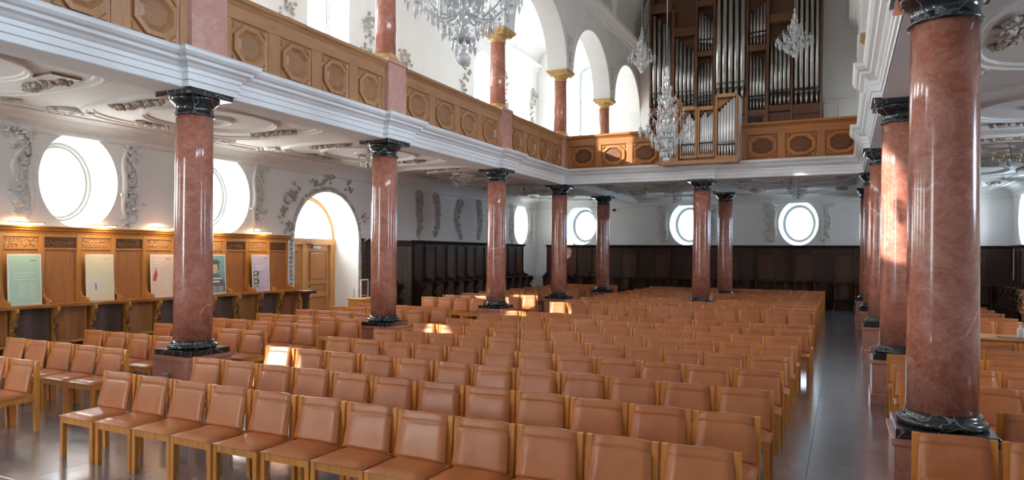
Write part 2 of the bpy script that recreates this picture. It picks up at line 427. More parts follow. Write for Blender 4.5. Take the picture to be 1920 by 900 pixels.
# beams over the columns, cornice with a break over each column
PROF = [(.0, 4.36), (.0, 4.445), (.025, 4.45), (.025, 4.535), (.045, 4.545), (.045, 4.60), (.075, 4.62), (.10, 4.65), (.15, 4.675), (.16, 4.715), (.20, 4.735), (.235, 4.775), (.24, 4.81), (.25, 4.83), (.0, 4.84)]
def cornice(nm, path, mat=cornice_m):                  # path: list of (x,y) with outward normals to the left... offsets given
    mb = MB(); rings = []
    n = len(path)
    for i, (x, y) in enumerate(path):
        # miter normal
        def nrm(a, b):
            d = Vector((b[0]-a[0], b[1]-a[1])); d.normalize(); return Vector((d.y, -d.x))
        n1 = nrm(path[i-1], path[i]) if i > 0 else None
        n2 = nrm(path[i], path[i+1]) if i < n-1 else None
        if n1 is None: k = n2
        elif n2 is None: k = n1
        else: k = (n1+n2)/(1+n1.dot(n2))
        rings.append([(x+k.x*p, y+k.y*p, z) for p, z in PROF])
    mb.quadloft(rings, False, False)
    return struct(mb.obj(nm, mat))
BH = .27                                               # half width of the beam
def arcade_path(x, sgn, ys, y0, y1, hw=.42, out=.12):
    p = [(x, y0)]
    for y in ys:
        if y-hw > y0+.05: p += [(x, y-hw), (x+sgn*out, y-hw)]
        if y+hw < y1-.05: p += [(x+sgn*out, y+hw), (x, y+hw)]
    p.append((x, y1)); return p
xl, xr, yc = XL+BH, XR-BH, YC-BH
PL = arcade_path(xl, 1, [2.30]+COLY[:3], 0, yc)
PB = [(xl, yc), (xl+.2, yc), (xl+.2, yc-.0)]
back = [(XM-.42, yc), (XM-.42, yc-.12), (XM+.42, yc-.12), (XM+.42, yc)]
PR = list(reversed(arcade_path(xr, -1, [2.30, 6.70]+COLY[1:3], 0, yc)))
cornice('trim_1', PL)
cornice('trim_2', [(xl, yc)]+back+[(xr, yc)])
cornice('trim_3', PR)
def beam(nm, x0, x1, y0, y1, z1=4.83):
    return struct(bx(x0, x1, y0, y1, 4.352, z1).obj(nm, plaster))
beam('trim_4', XL-BH, xl-.012, 0, YB); beam('trim_5', xr+.012, XR+BH, 0, YB); beam('trim_6', xl-.01, xr+.01, yc+.012, YC+BH)
# cove between aisle wall and ceiling
COVE = [(0, 4.22), (.03, 4.24), (.05, 4.28), (.05, 4.33), (.11, 4.41), (.2, 4.49), (.3, 4.535), (.34, 4.54), (.35, 4.57), (.46, 4.585), (.47, 4.60)]
def cove(nm, fr, s0, s1, prof=COVE, mat=stucco):
    mb = MB(); mb.quadloft([[fr(s_, z, -p) for p, z in prof] for s_ in (s0, s1)], False, False)
    return struct(mb.obj(nm, mat))
cove('trim_7', fr_left, 0, YB); cove('trim_8', fr_right, 0, YB); cove('trim_9', fr_back, WL, WR)
UPC = [(0, 10.62), (.05, 10.65), (.06, 10.72), (.12, 10.76), (.14, 10.83), (.24, 10.88), (.26, 10.98), (.0, 11.0)]
cove('trim_10', fr_left, YF, YB, UPC, plaster); cove('trim_11', fr_right, YF, YB, UPC, plaster)
NVC = [(0, 10.75), (.06, 10.78), (.07, 10.86), (.16, 10.90), (.18, 10.99), (.30, 11.04), (.32, 11.16), (0, 11.2)]
TH = .30
cove('trim_12', lambda s_, z, d=0: (XL+TH-d, s_, z), YF, YB, NVC, plaster)
cove('trim_13', lambda s_, z, d=0: (XR-TH+d, s_, z), YF, YB, NVC, plaster)

# arcade walls of the upper storey: arches springing from the gallery columns
UCY = [-6.9, -2.25, 2.30]+COLY+[YBK, YB+.30]
def arcade_wall(nm, xc):
    zs, zt = 8.125, 11.2; out = [(YF, zt), (YF, zs+1.0)]
    pts = []
    for y0, y1 in zip(UCY[:-1], UCY[1:]):
        a0, a1 = y0+.30, y1-.30; c = (a0+a1)/2; r = (a1-a0)/2; n = 18
        for i in range(n+1):
            t = PI-PI*i/n; pts.append((c+r*math.cos(t), zs+r*.98*math.sin(t)))
    pts = [(min(max(p[0], YF), YB), p[1]) for p in pts]
    poly = [(YF, zt)]+pts+[(YB, zt)]
    cl = []
    for p in poly:
        if not cl or (abs(p[0]-cl[-1][0])+abs(p[1]-cl[-1][1])) > 1e-4: cl.append(p)
    mb = MB()
    for sx in (-TH, TH): mb.poly_holes(cl, [], lambda s_, z, sx=sx: (xc+sx, s_, z))
    mb.quadloft([[(xc-TH, a, b) for a, b in cl], [(xc+TH, a, b) for a, b in cl]], True, False)
    root = struct(mb.obj(nm, plaster))
    # raised archivolt moulding on both faces
    for k, (y0, y1) in enumerate(zip(UCY[2:-1], UCY[3:])):
        a0, a1 = y0+.30, y1-.30; c = (a0+a1)/2; r = (a1-a0)/2
        mo = MB()
        for sx, s2 in ((-TH, -1), (TH, 1)):
            rings = []
            for i in range(25):
                t = PI*i/24
                rings.append([(xc+sx+s2*dx, min(c+(r+dr)*math.cos(t), YB), zs+(r+dr)*.98*math.sin(t)) for dr, dx in ((0, 0), (0, .04), (.10, .05), (.16, .025), (.18, 0))])
            mo.quadloft(rings, False, False)
        mo.obj('arch_moulding', plaster, root)
    return root
awL = arcade_wall('wall_arcade_left', XL); awR = arcade_wall('wall_arcade_right', XR)
# vaults
def vault(nm, x0, x1, z0, rise, y0, y1, mat, n=24):
    c, a = (x0+x1)/2, (x1-x0)/2; mb = MB(); mb.smooth = True
    mb.quadloft([[(c+a*math.cos(PI*i/n), y, z0+rise*math.sin(PI*i/n)) for i in range(n+1)] for y in (y0, y1)], False, False)
    return struct(mb.obj(nm, mat))
NV = vault('ceiling_nave_vault', XL+TH-.02, XR-TH+.02, 11.18, 4.4, YF, YB, plaster_ceil, 36)
vault('ceiling_left_gallery', WL, XL-TH+.1, 10.98, 1.15, YF, YB, plaster)
vault('ceiling_right_gallery', XR+TH-.1, WR, 10.98, 1.15, YF, YB, plaster)
rib_a = (XR-XL)/2-TH
for k, (y0, y1) in enumerate(zip(UCY[:-1], UCY[1:])):
    if y1 < 12: continue
    y1c = min(y1, YB-.05)
    for kind in range(3):
        pts = []
        for i in range(29):
            t = PI*(i/28); u = i/28
            y = y0 if kind == 0 else (y0+(y1-y0)*u if kind == 1 else y1-(y1-y0)*u)
            if y > YB-.02: continue
            pts.append((XM-.01-rib_a*.995*math.cos(t), y, 11.18+4.4*.995*math.sin(t)))
        if len(pts) > 3: MB().tube(pts, .16 if kind == 0 else .085, 6).obj('vault_rib', plaster, NV)
# stucco lunette moulding on the nave side above back wall
mo = MB(); mo.tube([(XM-.01-rib_a*.97*math.cos(PI*i/28), YB-.08, 11.18+4.4*.97*math.sin(PI*i/28)) for i in range(29)], .14, 6); mo.obj('vault_rib', plaster, NV)

# ------------------------------------------------------------------ columns
def sq_lathe(mb, prof):                                # square stepped profile
    for (h0, z0), (h1, z1) in zip(prof[:-1], prof[1:]):
        pass
    mb.quadloft([[(-h, -h, z), (h, -h, z), (h, h, z), (-h, h, z)] for h, z in prof]); return mb
ped = sq_lathe(MB(), [(.385, 0), (.385, .13), (.365, .15), (.365, .56), (.385, .58), (.385, .625)]).mesh('pedestal', pedm)
pli = MB().cbox(-.355, .355, -.355, .355, .625, .705, c=.006).mesh('plinth', black)
bas = MB().lathe([(.31, .705), (.333, .72), (.338, .745), (.325, .765), (.297, .775), (.292, .79), (.287, .815), (.262, .825)], 32).mesh('base_moulding', black)
sh_p = [(.262-.012*max(0, (z-1.8)/2.25), z) for z in (.815, 1.5, 2.1, 2.8, 3.4, 4.04)]
sha = MB().lathe(sh_p, 40).mesh('shaft', pink)
cap = MB().lathe([(.25, 4.03), (.276, 4.035), (.28, 4.05), (.27, 4.065), (.252, 4.07), (.252, 4.165), (.264, 4.17), (.266, 4.185), (.28, 4.19), (.31, 4.22), (.335, 4.25), (.34, 4.275), (.33, 4.285)], 40).mesh('capital', black)
aba = MB().cbox(-.365, .365, -.365, .365, 4.283, 4.36, c=.006).mesh('abacus', black)
def column(x, y, label):
    r = empty('marble_column', label, 'column', (x, y, 0), group='red marble columns of the arcades')
    for nm, me in (('pedestal', ped), ('plinth', pli), ('base_moulding', bas), ('shaft', sha), ('capital', cap), ('abacus', aba)):
        o = bpy.data.objects.new(nm, me); C.objects.link(o); o.parent = r
        if nm in ('shaft',): o['label'] = 'red veined marble shaft'
    return r
LN = ['nearest', 'second nearest', 'third nearest']
for i, y in enumerate(COLY[:3]):
    c_ = column(XL, y, 'red marble column carrying the left gallery, %s in the left row' % LN[i])
    if i == 0:
        s_ = cbx(-.055, .055, -.03, 0, -.09, .09).obj('floor_box_socket', steel, None, (XL-.02, y-.386, .30)); s_.parent = c_; s_.location = (-.05, -.386, .30); s_['label'] = 'small grey metal socket box'
for i, y in enumerate([6.70]+COLY[1:3]):
    column(XR, y, 'red marble column carrying the right gallery, %s in the right row' % LN[i])
column(XL, YC, 'red marble column under the left corner of the organ gallery')
column(XM, YC, 'red marble column under the middle of the organ gallery front')
column(XR, YC, 'red marble column under the right corner of the organ gallery')
column(XL, YBK, 'dark red column under organ gallery, behind its left corner column')
column(XM, YBK, 'dark red column under organ gallery, behind its middle column')
column(XR, YBK, 'dark red column under organ gallery, behind its right corner column')
# gallery storey: pier in the parapet line, column on top of it
pier = sq_lathe(MB(), [(.30, 4.84), (.30, 5.90), (.325, 5.91), (.325, 5.98), (.30, 6.0)]).mesh('pier', pinkpier)
ub = MB().lathe([(.27, 6.0), (.28, 6.03), (.265, 6.06), (.235, 6.08), (.23, 6.11), (.21, 6.13)], 28).mesh('base_moulding', gold)
us = MB().lathe([(.212, 6.12), (.21, 6.8), (.195, 7.80)], 32).mesh('shaft', pink)
uc = MB().lathe([(.195, 7.78), (.215, 7.79), (.215, 7.81), (.20, 7.82), (.20, 7.88), (.22, 7.89), (.26, 7.93), (.27, 7.96)], 32)
sq_lathe(uc, [(.27, 7.955), (.285, 7.98), (.285, 8.0), (.33, 8.03), (.36, 8.07), (.37, 8.12)])
uc = uc.mesh('capital', gold)
UPL = [(XL, 6.84, 'the nearest left column'), (XL, COLY[1], 'the second nearest left column'), (XL, COLY[2], 'the third nearest left column'), (XL, YC, 'the left corner of the organ gallery'),
       (XR, 6.70, 'the nearest right column'), (XR, COLY[1], 'the second nearest right column'), (XR, COLY[2], 'the third nearest right column'), (XR, YC, 'the right corner of the organ gallery')]
for x, y, w in UPL:
    px = .0
    r = empty('gallery_column', 'red marble gallery column on a pink pier above '+w, 'column', (x, y, 0), group='upper columns of the galleries')
    for nm, me in (('pier', pier), ('base_moulding', ub), ('shaft', us), ('capital', uc)):
        o = bpy.data.objects.new(nm, me); C.objects.link(o); o.parent = r
        if nm == 'capital': o['label'] = 'ochre marble capital'
for x, w in ((XL, 'left'), (XR, 'right')):
    r = empty('gallery_column', 'red marble column at the %s side of the organ, behind the corner column' % w, 'column', (x, YBK, 0), group='upper columns of the galleries')
    for nm, me in (('pier', pier), ('base_moulding', ub), ('shaft', us), ('capital', uc)):
        o = bpy.data.objects.new(nm, me); C.objects.link(o); o.parent = r

# ------------------------------------------------------------------ gallery parapets
def octo(cx, cz, hx, hz, k=.36):
    return [(cx-hx, cz-hz+2*hz*k*.8), (cx-hx, cz+hz-2*hz*k*.8), (cx-hx+2*hx*k*.8, cz+hz), (cx+hx-2*hx*k*.8, cz+hz), (cx+hx, cz+hz-2*hz*k*.8), (cx+hx, cz-hz+2*hz*k*.8), (cx+hx-2*hx*k*.8, cz-hz), (cx-hx+2*hx*k*.8, cz-hz)]
def parapet(label, fn, length, panels, wd=parw):
    """fn maps (s, out, z) to world; panels = list of (s0, s1)"""
    r = empty('gallery_parapet', label, 'balustrade', fn(length/2, 0, 4.84), group='panelled oak parapets of the galleries')
    inv = Vector(fn(length/2, 0, 4.84))
    def P(s_, o_, z): v = Vector(fn(s_, o_, z))-inv; return tuple(v)
    def bar(nm, s0, s1, o0, o1, z0, z1, mat):
        mb = MB(); mb.quadloft([[P(s0, o0, z0), P(s0, o1, z0), P(s0, o1, z1), P(s0, o0, z1)], [P(s1, o0, z0), P(s1, o1, z0), P(s1, o1, z1), P(s1, o0, z1)]])
        return mb.obj(nm, mat, r)
    bar('backing_board', 0, length, -.06, -.02, 4.80, 5.85, wd)
    bar('bottom_rail', 0, length, -.03, .035, 4.80, 4.90, wd); bar('upper_rail', 0, length, -.03, .02, 5.58, 5.80, wd)
    mb = MB(); prof = [(.02, 5.78), (.035, 5.80), (.05, 5.83), (.085, 5.86), (.09, 5.90), (.08, 5.92), (-.16, 5.92), (-.16, 5.80)]
    mb.quadloft([[P(s_, o_, z) for o_, z in prof] for s_ in (0, length)]); mb.obj('handrail', wd, r)
    edges = [0]+[q for p in panels for q in p]+[length]
    for a0, a1 in zip(edges[0::2], edges[1::2]):
        if a1-a0 > .02: bar('stile', a0, a1, -.03, .012, 4.90, 5.58, (parvx if wd is parwx else parv))
    for a0, a1 in panels:
        cx, cz, hx, hz = (a0+a1)/2, 5.24, (a1-a0)/2, .34
        fld = MB()      # sunk square field
        fld.quadloft([[P(a0, -.005, 4.9), P(a1, -.005, 4.9), P(a1, -.005, 5.58), P(a0, -.005, 5.58)], [P(a0+.03, -.022, 4.93), P(a1-.03, -.022, 4.93), P(a1-.03, -.022, 5.55), P(a0+.03, -.022, 5.55)]], True, False)
        fld.add([P(a0+.03, -.022, 4.93), P(a1-.03, -.022, 4.93), P(a1-.03, -.022, 5.55), P(a0+.03, -.022, 5.55)], [(0, 1, 2, 3)])
        po = fld.obj('panel', wd, r)
        mo = MB(); o_ = [octo(cx, cz, hx-.05, hz-.045), octo(cx, cz, hx-.05, hz-.045), octo(cx, cz, hx-.115, hz-.105), octo(cx, cz, hx-.15, hz-.14)]
        ds = (-.022, .03, .035, -.012)
        mo.quadloft([[P(s_, d_, z) for s_, z in q] for q, d_ in zip(o_, ds)], True, False); mo.obj('octagon_moulding', (parvx if wd is parwx else parv), po)
        ce = MB(); q0, q1 = octo(cx, cz, hx-.15, hz-.14), octo(cx, cz, hx-.20, hz-.185)
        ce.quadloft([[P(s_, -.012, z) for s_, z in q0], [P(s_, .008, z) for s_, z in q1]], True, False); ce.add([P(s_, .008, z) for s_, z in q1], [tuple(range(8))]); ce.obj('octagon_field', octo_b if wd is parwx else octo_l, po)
        for sx in (-1, 1):      # corner triangles
            for sz in (-1, 1):
                tr_ = MB(); p0 = (cx+sx*(hx-.035), cz+sz*(hz-.03)); p1 = (cx+sx*(hx-.035), cz+sz*(hz-.16)); p2 = (cx+sx*(hx-.17), cz+sz*(hz-.03))
                t3 = [p0, p1, p2] if sx*sz < 0 else [p0, p2, p1]
                ctr = ((p0[0]+p1[0]+p2[0])/3, (p0[1]+p1[1]+p2[1])/3)
                tr_.quadloft([[P(*(lambda q: (q[0], -.022, q[1]))(q)) for q in t3], [P(ctr[0]+(q[0]-ctr[0])*.6, .006, ctr[1]+(q[1]-ctr[1])*.6) for q in t3]], True, True); tr_.obj('corner_block', (parvx if wd is parwx else parv), po)
    return r
ys = [2.30]+COLY
nmL = ['left gallery parapet, nearest bay cut by the frame edge', 'left gallery parapet between the nearest and second pink piers', 'left gallery parapet between the second and third pink piers', 'left gallery parapet between the third pier and the organ gallery corner']
nmR = ['right gallery parapet bay nearest the camera, seen edge on', 'right gallery parapet behind the nearest column, seen edge on', 'right gallery parapet between second and third right piers, seen edge on', 'right gallery parapet bay next to the organ gallery corner, seen edge on']
for i, (y0, y1) in enumerate(zip(ys[:-1], ys[1:])):
    a, b = y0+.335, y1-(.335 if i < 3 else .38); Ln = b-a; pw = (Ln-.10*2-.25*3)/4
    pn = [(.10+k*(pw+.25), .10+k*(pw+.25)+pw) for k in range(4)]
    parapet(nmL[i], lambda s_, o_, z, a=a: (XL+.22+o_, a+s_, z), Ln, pn)
    if i == 0: b = 6.70-.335
    if i == 1: a = 6.70+.335
    Ln = b-a; pw = (Ln-.10*2-.25*3)/4; pn = [(.10+k*(pw+.25), .10+k*(pw+.25)+pw) for k in range(4)]
    parapet(nmR[i], lambda s_, o_, z, a=a: (XR-.22-o_, a+s_, z), Ln, pn)
pn = [(.10+k*1.03, .10+k*1.03+.84) for k in range(3)]
x0 = XL+.36
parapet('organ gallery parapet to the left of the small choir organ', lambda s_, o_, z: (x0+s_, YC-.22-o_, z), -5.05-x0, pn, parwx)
x1 = -2.66
pn = [(.13+k*1.03, .13+k*1.03+.84) for k in range(3)]
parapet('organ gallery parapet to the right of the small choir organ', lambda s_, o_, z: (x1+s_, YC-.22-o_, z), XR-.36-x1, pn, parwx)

# ------------------------------------------------------------------ chairs
PITCH = .546
def chair_parts():
    P = {}
    for nm, sx, back in (('front_leg', -1, 0), ('front_leg', 1, 0), ('rear_leg', -1, 1), ('rear_leg', 1, 1)):
        x = sx*.2395; mb = MB(); w = .023
        if back:
            mb.quadloft([[(x-w, yy0, z), (x+w, yy0, z), (x+w, yy1, z), (x-w, yy1, z)] for z, yy0, yy1 in ((0, -.028, .014), (.40, -.045, .018), (.47, -.045, .018), (.80, -.026, .014), (.806, -.022, .010))])
        else: mb.cbox(x-w, x+w, -.47, -.424, 0, .418, c=.003)
        P.setdefault('leg', []).append(mb)
    fr = MB(); o4 = [(-.251, -.466), (.251, -.466), (.251, -.012), (-.251, -.012)]; i4 = [(-.228, -.443), (.228, -.443), (.228, -.035), (-.228, -.035)]
    vs_ = [(x, y, z) for z in (.352, .4185) for x, y in o4+i4]; q_ = []
    for k in range(4):
        j = (k+1) % 4; q_ += [(k, j, 8+j, 8+k), (4+j, 4+k, 12+k, 12+j), (8+k, 8+j, 12+j, 12+k), (j, k, 4+k, 4+j)]
    fr.add(vs_, q_)
    P['back_rail'] = MB().cbox(-.217, .217, -.028, -.010, .70, .745, c=.003)
    P['seat_frame'] = fr
    st = MB(); st.smooth = True; n = 7
    top = []; bot = []
    for j in range(n):
        v = j/(n-1); y = -.482+v*.425
        for i in range(n):
            u = i/(n-1); x = -.262+u*.524
            if v > .86: x = x*(1-(v-.86)/.14*.19)
            e = min(u, 1-u, v)*9; e = min(1, e)
            z = .424+.032*math.sin(e*PI/2)-.012*math.sin(PI*u)*math.sin(PI*v)
            top.append((x, y, z)); bot.append((x, y, .4185))
    fs = [(j*n+i, j*n+i+1, (j+1)*n+i+1, (j+1)*n+i) for j in range(n-1) for i in range(n-1)]
    N = n*n; fb = [tuple(reversed([q+N for q in f])) for f in fs]
    rim = [i for i in range(n)]+[j*n+n-1 for j in range(1, n)]+[(n-1)*n+i for i in range(n-2, -1, -1)]+[j*n for j in range(n-2, 0, -1)]
    sd = [(rim[k]+N, rim[(k+1) % len(rim)]+N, rim[(k+1) % len(rim)], rim[k]) for k in range(len(rim))]
    st.add(top+bot, fs+fb+sd); P['seat'] = st
    bk = MB(); bk.smooth = True; VV = [0, .06, .2, .4, .6, .72, .77, .80, .83, .88, .97, 1]; nx, nz = 7, len(VV); fr_, re_ = [], []
    for j in range(nz):
        v = VV[j]
        for i in range(nx):
            u = i/(nx-1); hwid = .238-.024*v; x = hwid*(2*u-1)
            z = .452+v*.353+(.006*math.sin(PI*u*1.0)-.004*math.sin(2*PI*u))*v
            y = -.105+.098*v**.9+.010*math.sin(PI*u)*(1-.4*v)-.012*math.sin(PI*v)
            d = .013*(math.exp(-((v-.80)/.022)**2))-(.006 if v > .81 else 0)     # stitched fold line under the top hem
            ed = .006 if (i in (0, nx-1)) else 0
            fr_.append((x, y+d*.5+ed-.014, z)); re_.append((x, y+.014-ed, z))
    fs = [(j*nx+i, j*nx+i+1, (j+1)*nx+i+1, (j+1)*nx+i) for j in range(nz-1) for i in range(nx-1)]; N = nx*nz
    fb = [tuple(reversed([q+N for q in f])) for f in fs]
    rim = [i for i in range(nx)]+[j*nx+nx-1 for j in range(1, nz)]+[(nz-1)*nx+i for i in range(nx-2, -1, -1)]+[j*nx for j in range(nz-2, 0, -1)]
    sd = [(rim[k]+N, rim[(k+1) % len(rim)]+N, rim[(k+1) % len(rim)], rim[k]) for k in range(len(rim))]
    bk.add(fr_+re_, fs+fb+sd); P['backrest'] = bk
    return P
CP = chair_parts()
ch0 = empty('chapel_chair', 'chair', 'chair')
for lb in CP['leg']: lb.obj('leg', chairw, ch0)
CP['seat_frame'].obj('seat_frame', chairw, ch0); CP['back_rail'].obj('back_rail', chairw, ch0); CP['seat'].obj('seat', leather, ch0); CP['backrest'].obj('backrest', leather, ch0)
one = MB()
for nm in ('seat_frame', 'back_rail', 'seat', 'backrest'):
    one.k = 1 if nm in ('seat', 'backrest') else 0; one.smooth = one.k == 1; one.add(CP[nm].v, CP[nm].f)
one.k = 0; one.smooth = False
for lb in CP['leg']: one.add(lb.v, lb.f)
one_me = one.mesh('chapel_chair', [chairw, leather])
first = [True]; NCH = [0]; mass = []
def chair(x, y, label, group, far=False):
    rz = R.uniform(-.012, .012); loc = (x+R.uniform(-.003, .003), y+R.uniform(-.012, .012), 0)
    NCH[0] += 1
    if far:
        o = bpy.data.objects.new('chapel_chair', one_me); C.objects.link(o); o.location = loc; o.rotation_euler = (0, 0, rz)
        o['kind'] = 'thing'; return tag(o, label, 'chair', group)
    if first[0]:
        first[0] = False; ch0.location = loc; ch0.rotation_euler = (0, 0, rz); ch0['label'] = label; ch0['group'] = group; return ch0
    return dup(ch0, loc, rz, label, group)
FRONT_Y = [4.68, 5.79, 6.95, 8.16, 9.36, 10.54, 11.68, 12.80, 13.86]
BACK_Y = [17.0+1.18*k for k in range(10)]
XC0 = -.575                                            # right end of the middle block
for k, y in enumerate(FRONT_Y):
    off = .10 if k >= 7 else 0
    for i in range(12):
        x = XC0+off-PITCH*(i+.5)
        lab = 'tan leather chair, %s from the right aisle, %s row of the middle block' % (ORD[i], ORD[k])
        chair(x, y, lab, 'chairs of the middle block before the cross aisle')
for k, y in enumerate(BACK_Y):
    for i in range(12):
        x = XC0-PITCH*(i+.5)
        if abs(x-XM) < .67 and (abs(y-.24-YC) < .66 or abs(y-.24-YBK) < .66): continue
        if k < 6:
            chair(x, y, 'tan leather chair, %s from the right aisle, %s row beyond the cross aisle, middle' % (ORD[i], ORD[k]), 'chairs of the middle block beyond the cross aisle', far=True)
        else: mass.append((x, y))
XL0 = -8.345                                           # right end of the left aisle block
for k, y in enumerate(FRONT_Y):
    for i in range(5):
        if k == 0 and i > 2: continue
        if k in (2, 6) and i == 0: continue            # the column pedestal stands there
        x = XL0-PITCH*(i+.5)
        chair(x, y, 'tan leather chair, %s from the columns, %s row of the left aisle' % (ORD[i], ORD[k]), 'chairs of the left aisle before the cross aisle')
for k, y in enumerate(BACK_Y):
    for i in range(5):
        x = XL0-.15-PITCH*(i+.5)
        if i == 0 and any(abs(y-.23-cy) < .66 for cy in (16.4, YC, YBK)): continue
        if k < 4: chair(x, y, 'tan leather chair, %s from the columns, %s row beyond the cross aisle, left' % (ORD[i], ORD[k]), 'chairs of the left aisle beyond the cross aisle', far=True)
        else: mass.append((x, y))
RIGHT = [(4.66, .40, 2), (5.84, .46, 2), (6.93, 1.16, 1), (8.15, .53, 3), (9.34, .53, 3), (10.36, .53, 3), (11.46, 1.2, 3), (12.62, .75, 4)]
for k, (y, x0, n) in enumerate(RIGHT):
    for i in range(n):
        chair(x0+PITCH*(i+.5), y, 'tan leather chair, %s from the floor aisle, %s row right of the columns' % (ORD[i], ORD[k]), 'chairs of the right aisle before the table')
for k, y in enumerate([16.6, 17.65, 19.05, 20.15, 21.25]):
    x0 = 1.2 if abs(y-.23-16.4) < .72 or abs(y-.23-YC) < .72 else .62
    n = int((3.36-x0)/PITCH)
    for i in range(n):
        chair(3.36-PITCH*(i+.5), y, 'tan leather chair, %s from its right end, %s row behind the right table' % (ORD[i], ORD[k]), 'chairs of the right aisle behind the table', far=True)
mm = MB()
for x, y in mass:
    for q in ('seat_frame', 'seat', 'backrest', 'leg'):
        for p in (CP[q] if isinstance(CP[q], list) else [CP[q]]):
            mm.k = 1 if q in ('seat', 'backrest') else 0; mm.smooth = mm.k == 1
            mm.add([(a_+x, b_+y, c_) for a_, b_, c_ in p.v], p.f)
o = mm.obj('chapel_chair_mass', [chairw, leather], kind='stuff'); o['label'] = 'farthest rows of tan leather chairs before the back wall'; o['category'] = 'chairs'

# ------------------------------------------------------------------ stalls along the walls
def scroll_tube(mb, fn, pts2, rads, out=.0):
    mb.tube([fn(a_, b_, -out) for a_, b_ in pts2], rads, 6)
def stall_set(fn, s0, pitch, n, W1, W2, frieze_a, frieze_b, label, cat='choir stall', zt=2.52, grp=None, lite=True, base=.06, dirn=1):
    """one bay of the stalls is one thing; fn(s, z, out) maps to the world, out pointing into the room"""
    out = []
    for k in range(n):
        a, b = s0+k*pitch, s0+(k+1)*pitch
        c = (a+b)/2
        org = Vector(fn(c, 0, 0)); r = empty('choir_stall', label(k), cat, org, group=grp)
        def P(s_, z, o_): return tuple(Vector(fn(s_, z, o_))-org)
        def B(nm, s_0, s_1, z0, z1, o0, o1, mat, par=r):
            mb = MB(); mb.quadloft([[P(s_0, z0, o0), P(s_1, z0, o0), P(s_1, z0, o1), P(s_0, z0, o1)], [P(s_0, z1, o0), P(s_1, z1, o0), P(s_1, z1, o1), P(s_0, z1, o1)]])
            return mb.obj(nm, mat, par)
        odd = k % 2 == 1
        B('back_panel', a+.04, b-.04, 1.06, 2.16, base, base+.025, W2 if odd else W1)
        B('stile', a, a+.045, 1.06, 2.40, base, base+.07, W1); B('stile', b-.045, b, 1.06, 2.40, base, base+.07, W1)
        B('cross_rail', a+.045, b-.045, 2.33, 2.40, base, base+.06, W1); B('cross_rail', a+.045, b-.045, 2.105, 2.135, base, base+.05, W1)
        fz = B('frieze_panel', a+.05, b-.05, 2.13, 2.335, base, base+.028, frieze_b if odd else frieze_a)
        if lite:        # carved foliage in relief
            mb = MB(); s_ = a+.09
            while s_ < b-.08:
                for q in range(2):
                    z = 2.185+q*.09; ph = R.uniform(0, 6.28); d_ = R.choice((-1, 1))
                    mb.tube([P(s_+.035*math.cos(ph+d_*t)*(1-t/7.5), z+.035*math.sin(ph+d_*t)*(1-t/7.5), base+.03+.004*t/5) for t in [x*.7 for x in range(8)]], [.013-.0011*x for x in range(8)], 5)
                s_ += .068
            mb.obj('carved_foliage', frieze_b if odd else frieze_a, fz)
        # cornice over the bay
        mb = MB(); pr_ = [(0, 2.40), (base+.08, 2.40), (base+.09, 2.425), (base+.15, 2.45), (base+.16, 2.475), (base+.21, 2.495), (base+.215, 2.52), (0, 2.525)]
        mb.quadloft([[P(s_, z, o_) for o_, z in pr_] for s_ in (a, b)]); mb.obj('cornice', W1, r)
        # ledge with a curved front, seat back, arms and seat
        mb = MB(); n_ = 10; fr_ = []
        for q in range(n_+1):
            u = q/n_; fr_.append((a+(b-a)*u, .50+.10*abs(2*u-1)**2.2))
        lo = [P(a, 1.075, base)]+[P(s_, 1.075, o_) for s_, o_ in fr_]+[P(b, 1.075, base)]; hi = [P(a, 1.125, base)]+[P(s_, 1.125, o_+.012) for s_, o_ in fr_]+[P(b, 1.125, base)]
        mb.quadloft([lo, hi]); mb.obj('ledge', frieze_b if not lite else W2, r)
        mb = MB(); mb.smooth = True; sb = [(a+.03+(b-a-.06)*q/n_, .20+.22*abs(2*q/n_-1)**2.4) for q in range(n_+1)]
        mb.quadloft([[P(s_, .47, o_) for s_, o_ in sb], [P(s_, 1.075, o_) for s_, o_ in sb]], False, False); mb.obj('seat_back', (W2 if odd or not lite else stalls_dark), r)
        B('seat', a+.03, b-.03, .43, .47, base, .52, W1)
        B('kick_board', a+.03, b-.03, .0, .43, base, .14, frieze_b)
        for s_, nm in ((a+.026, 1), (b-.026, 0)):
            if nm == 0 and k < n-1: continue
            t = .025; arm = MB()
            prof = [(base, 0), (.50, 0), (.52, .10), (.46, .18), (.46, .34), (.53, .42), (.56, .55), (.50, .63), (.46, .74), (.50, .86), (.58, .94), (.62, 1.04), (.60, 1.10), (base, 1.10)]
            arm.quadloft([[P(s_-t, z, o_) for o_, z in prof], [P(s_+t, z, o_) for o_, z in prof]])
            arm.obj('arm', W1 if lite else frieze_b, r)
            kn = MB(); kn.blob(P(s_, .62, .56), (.026, .026, .045)); kn.blob(P(s_, .98, .62), (.026, .026, .05)); kn.tube([P(s_, .50+.05*q, .54+.03*math.sin(q*1.3)) for q in range(9)], [.018, .024, .026, .02, .025, .026, .025, .026, .018], 6)
            kn.obj('arm_carving', frieze_b, r)
            wg = MB(); pf = [(base+.05, 1.125), (.36, 1.125), (.38, 1.16), (.36, 1.20), (.28, 1.215), (.19, 1.24), (.15, 1.31), (.13, 1.40), (base+.05, 1.42)]
            wg.quadloft([[P(s_-.022, z, o_) for o_, z in pf], [P(s_+.022, z, o_) for o_, z in pf]]); wg.obj('wing', W1, r)
        out.append(r)
    return out
fL = lambda s_, z, o_: (WL+o_, s_, z)
stalls_dark = wood('dark_seat_back', (.13, .072, .05), axis=2)
fB = lambda s_, z, o_: (s_, YB-o_, z)
fR = lambda s_, z, o_: (WR-o_, s_, z)
PT = .672; S0 = 5.97
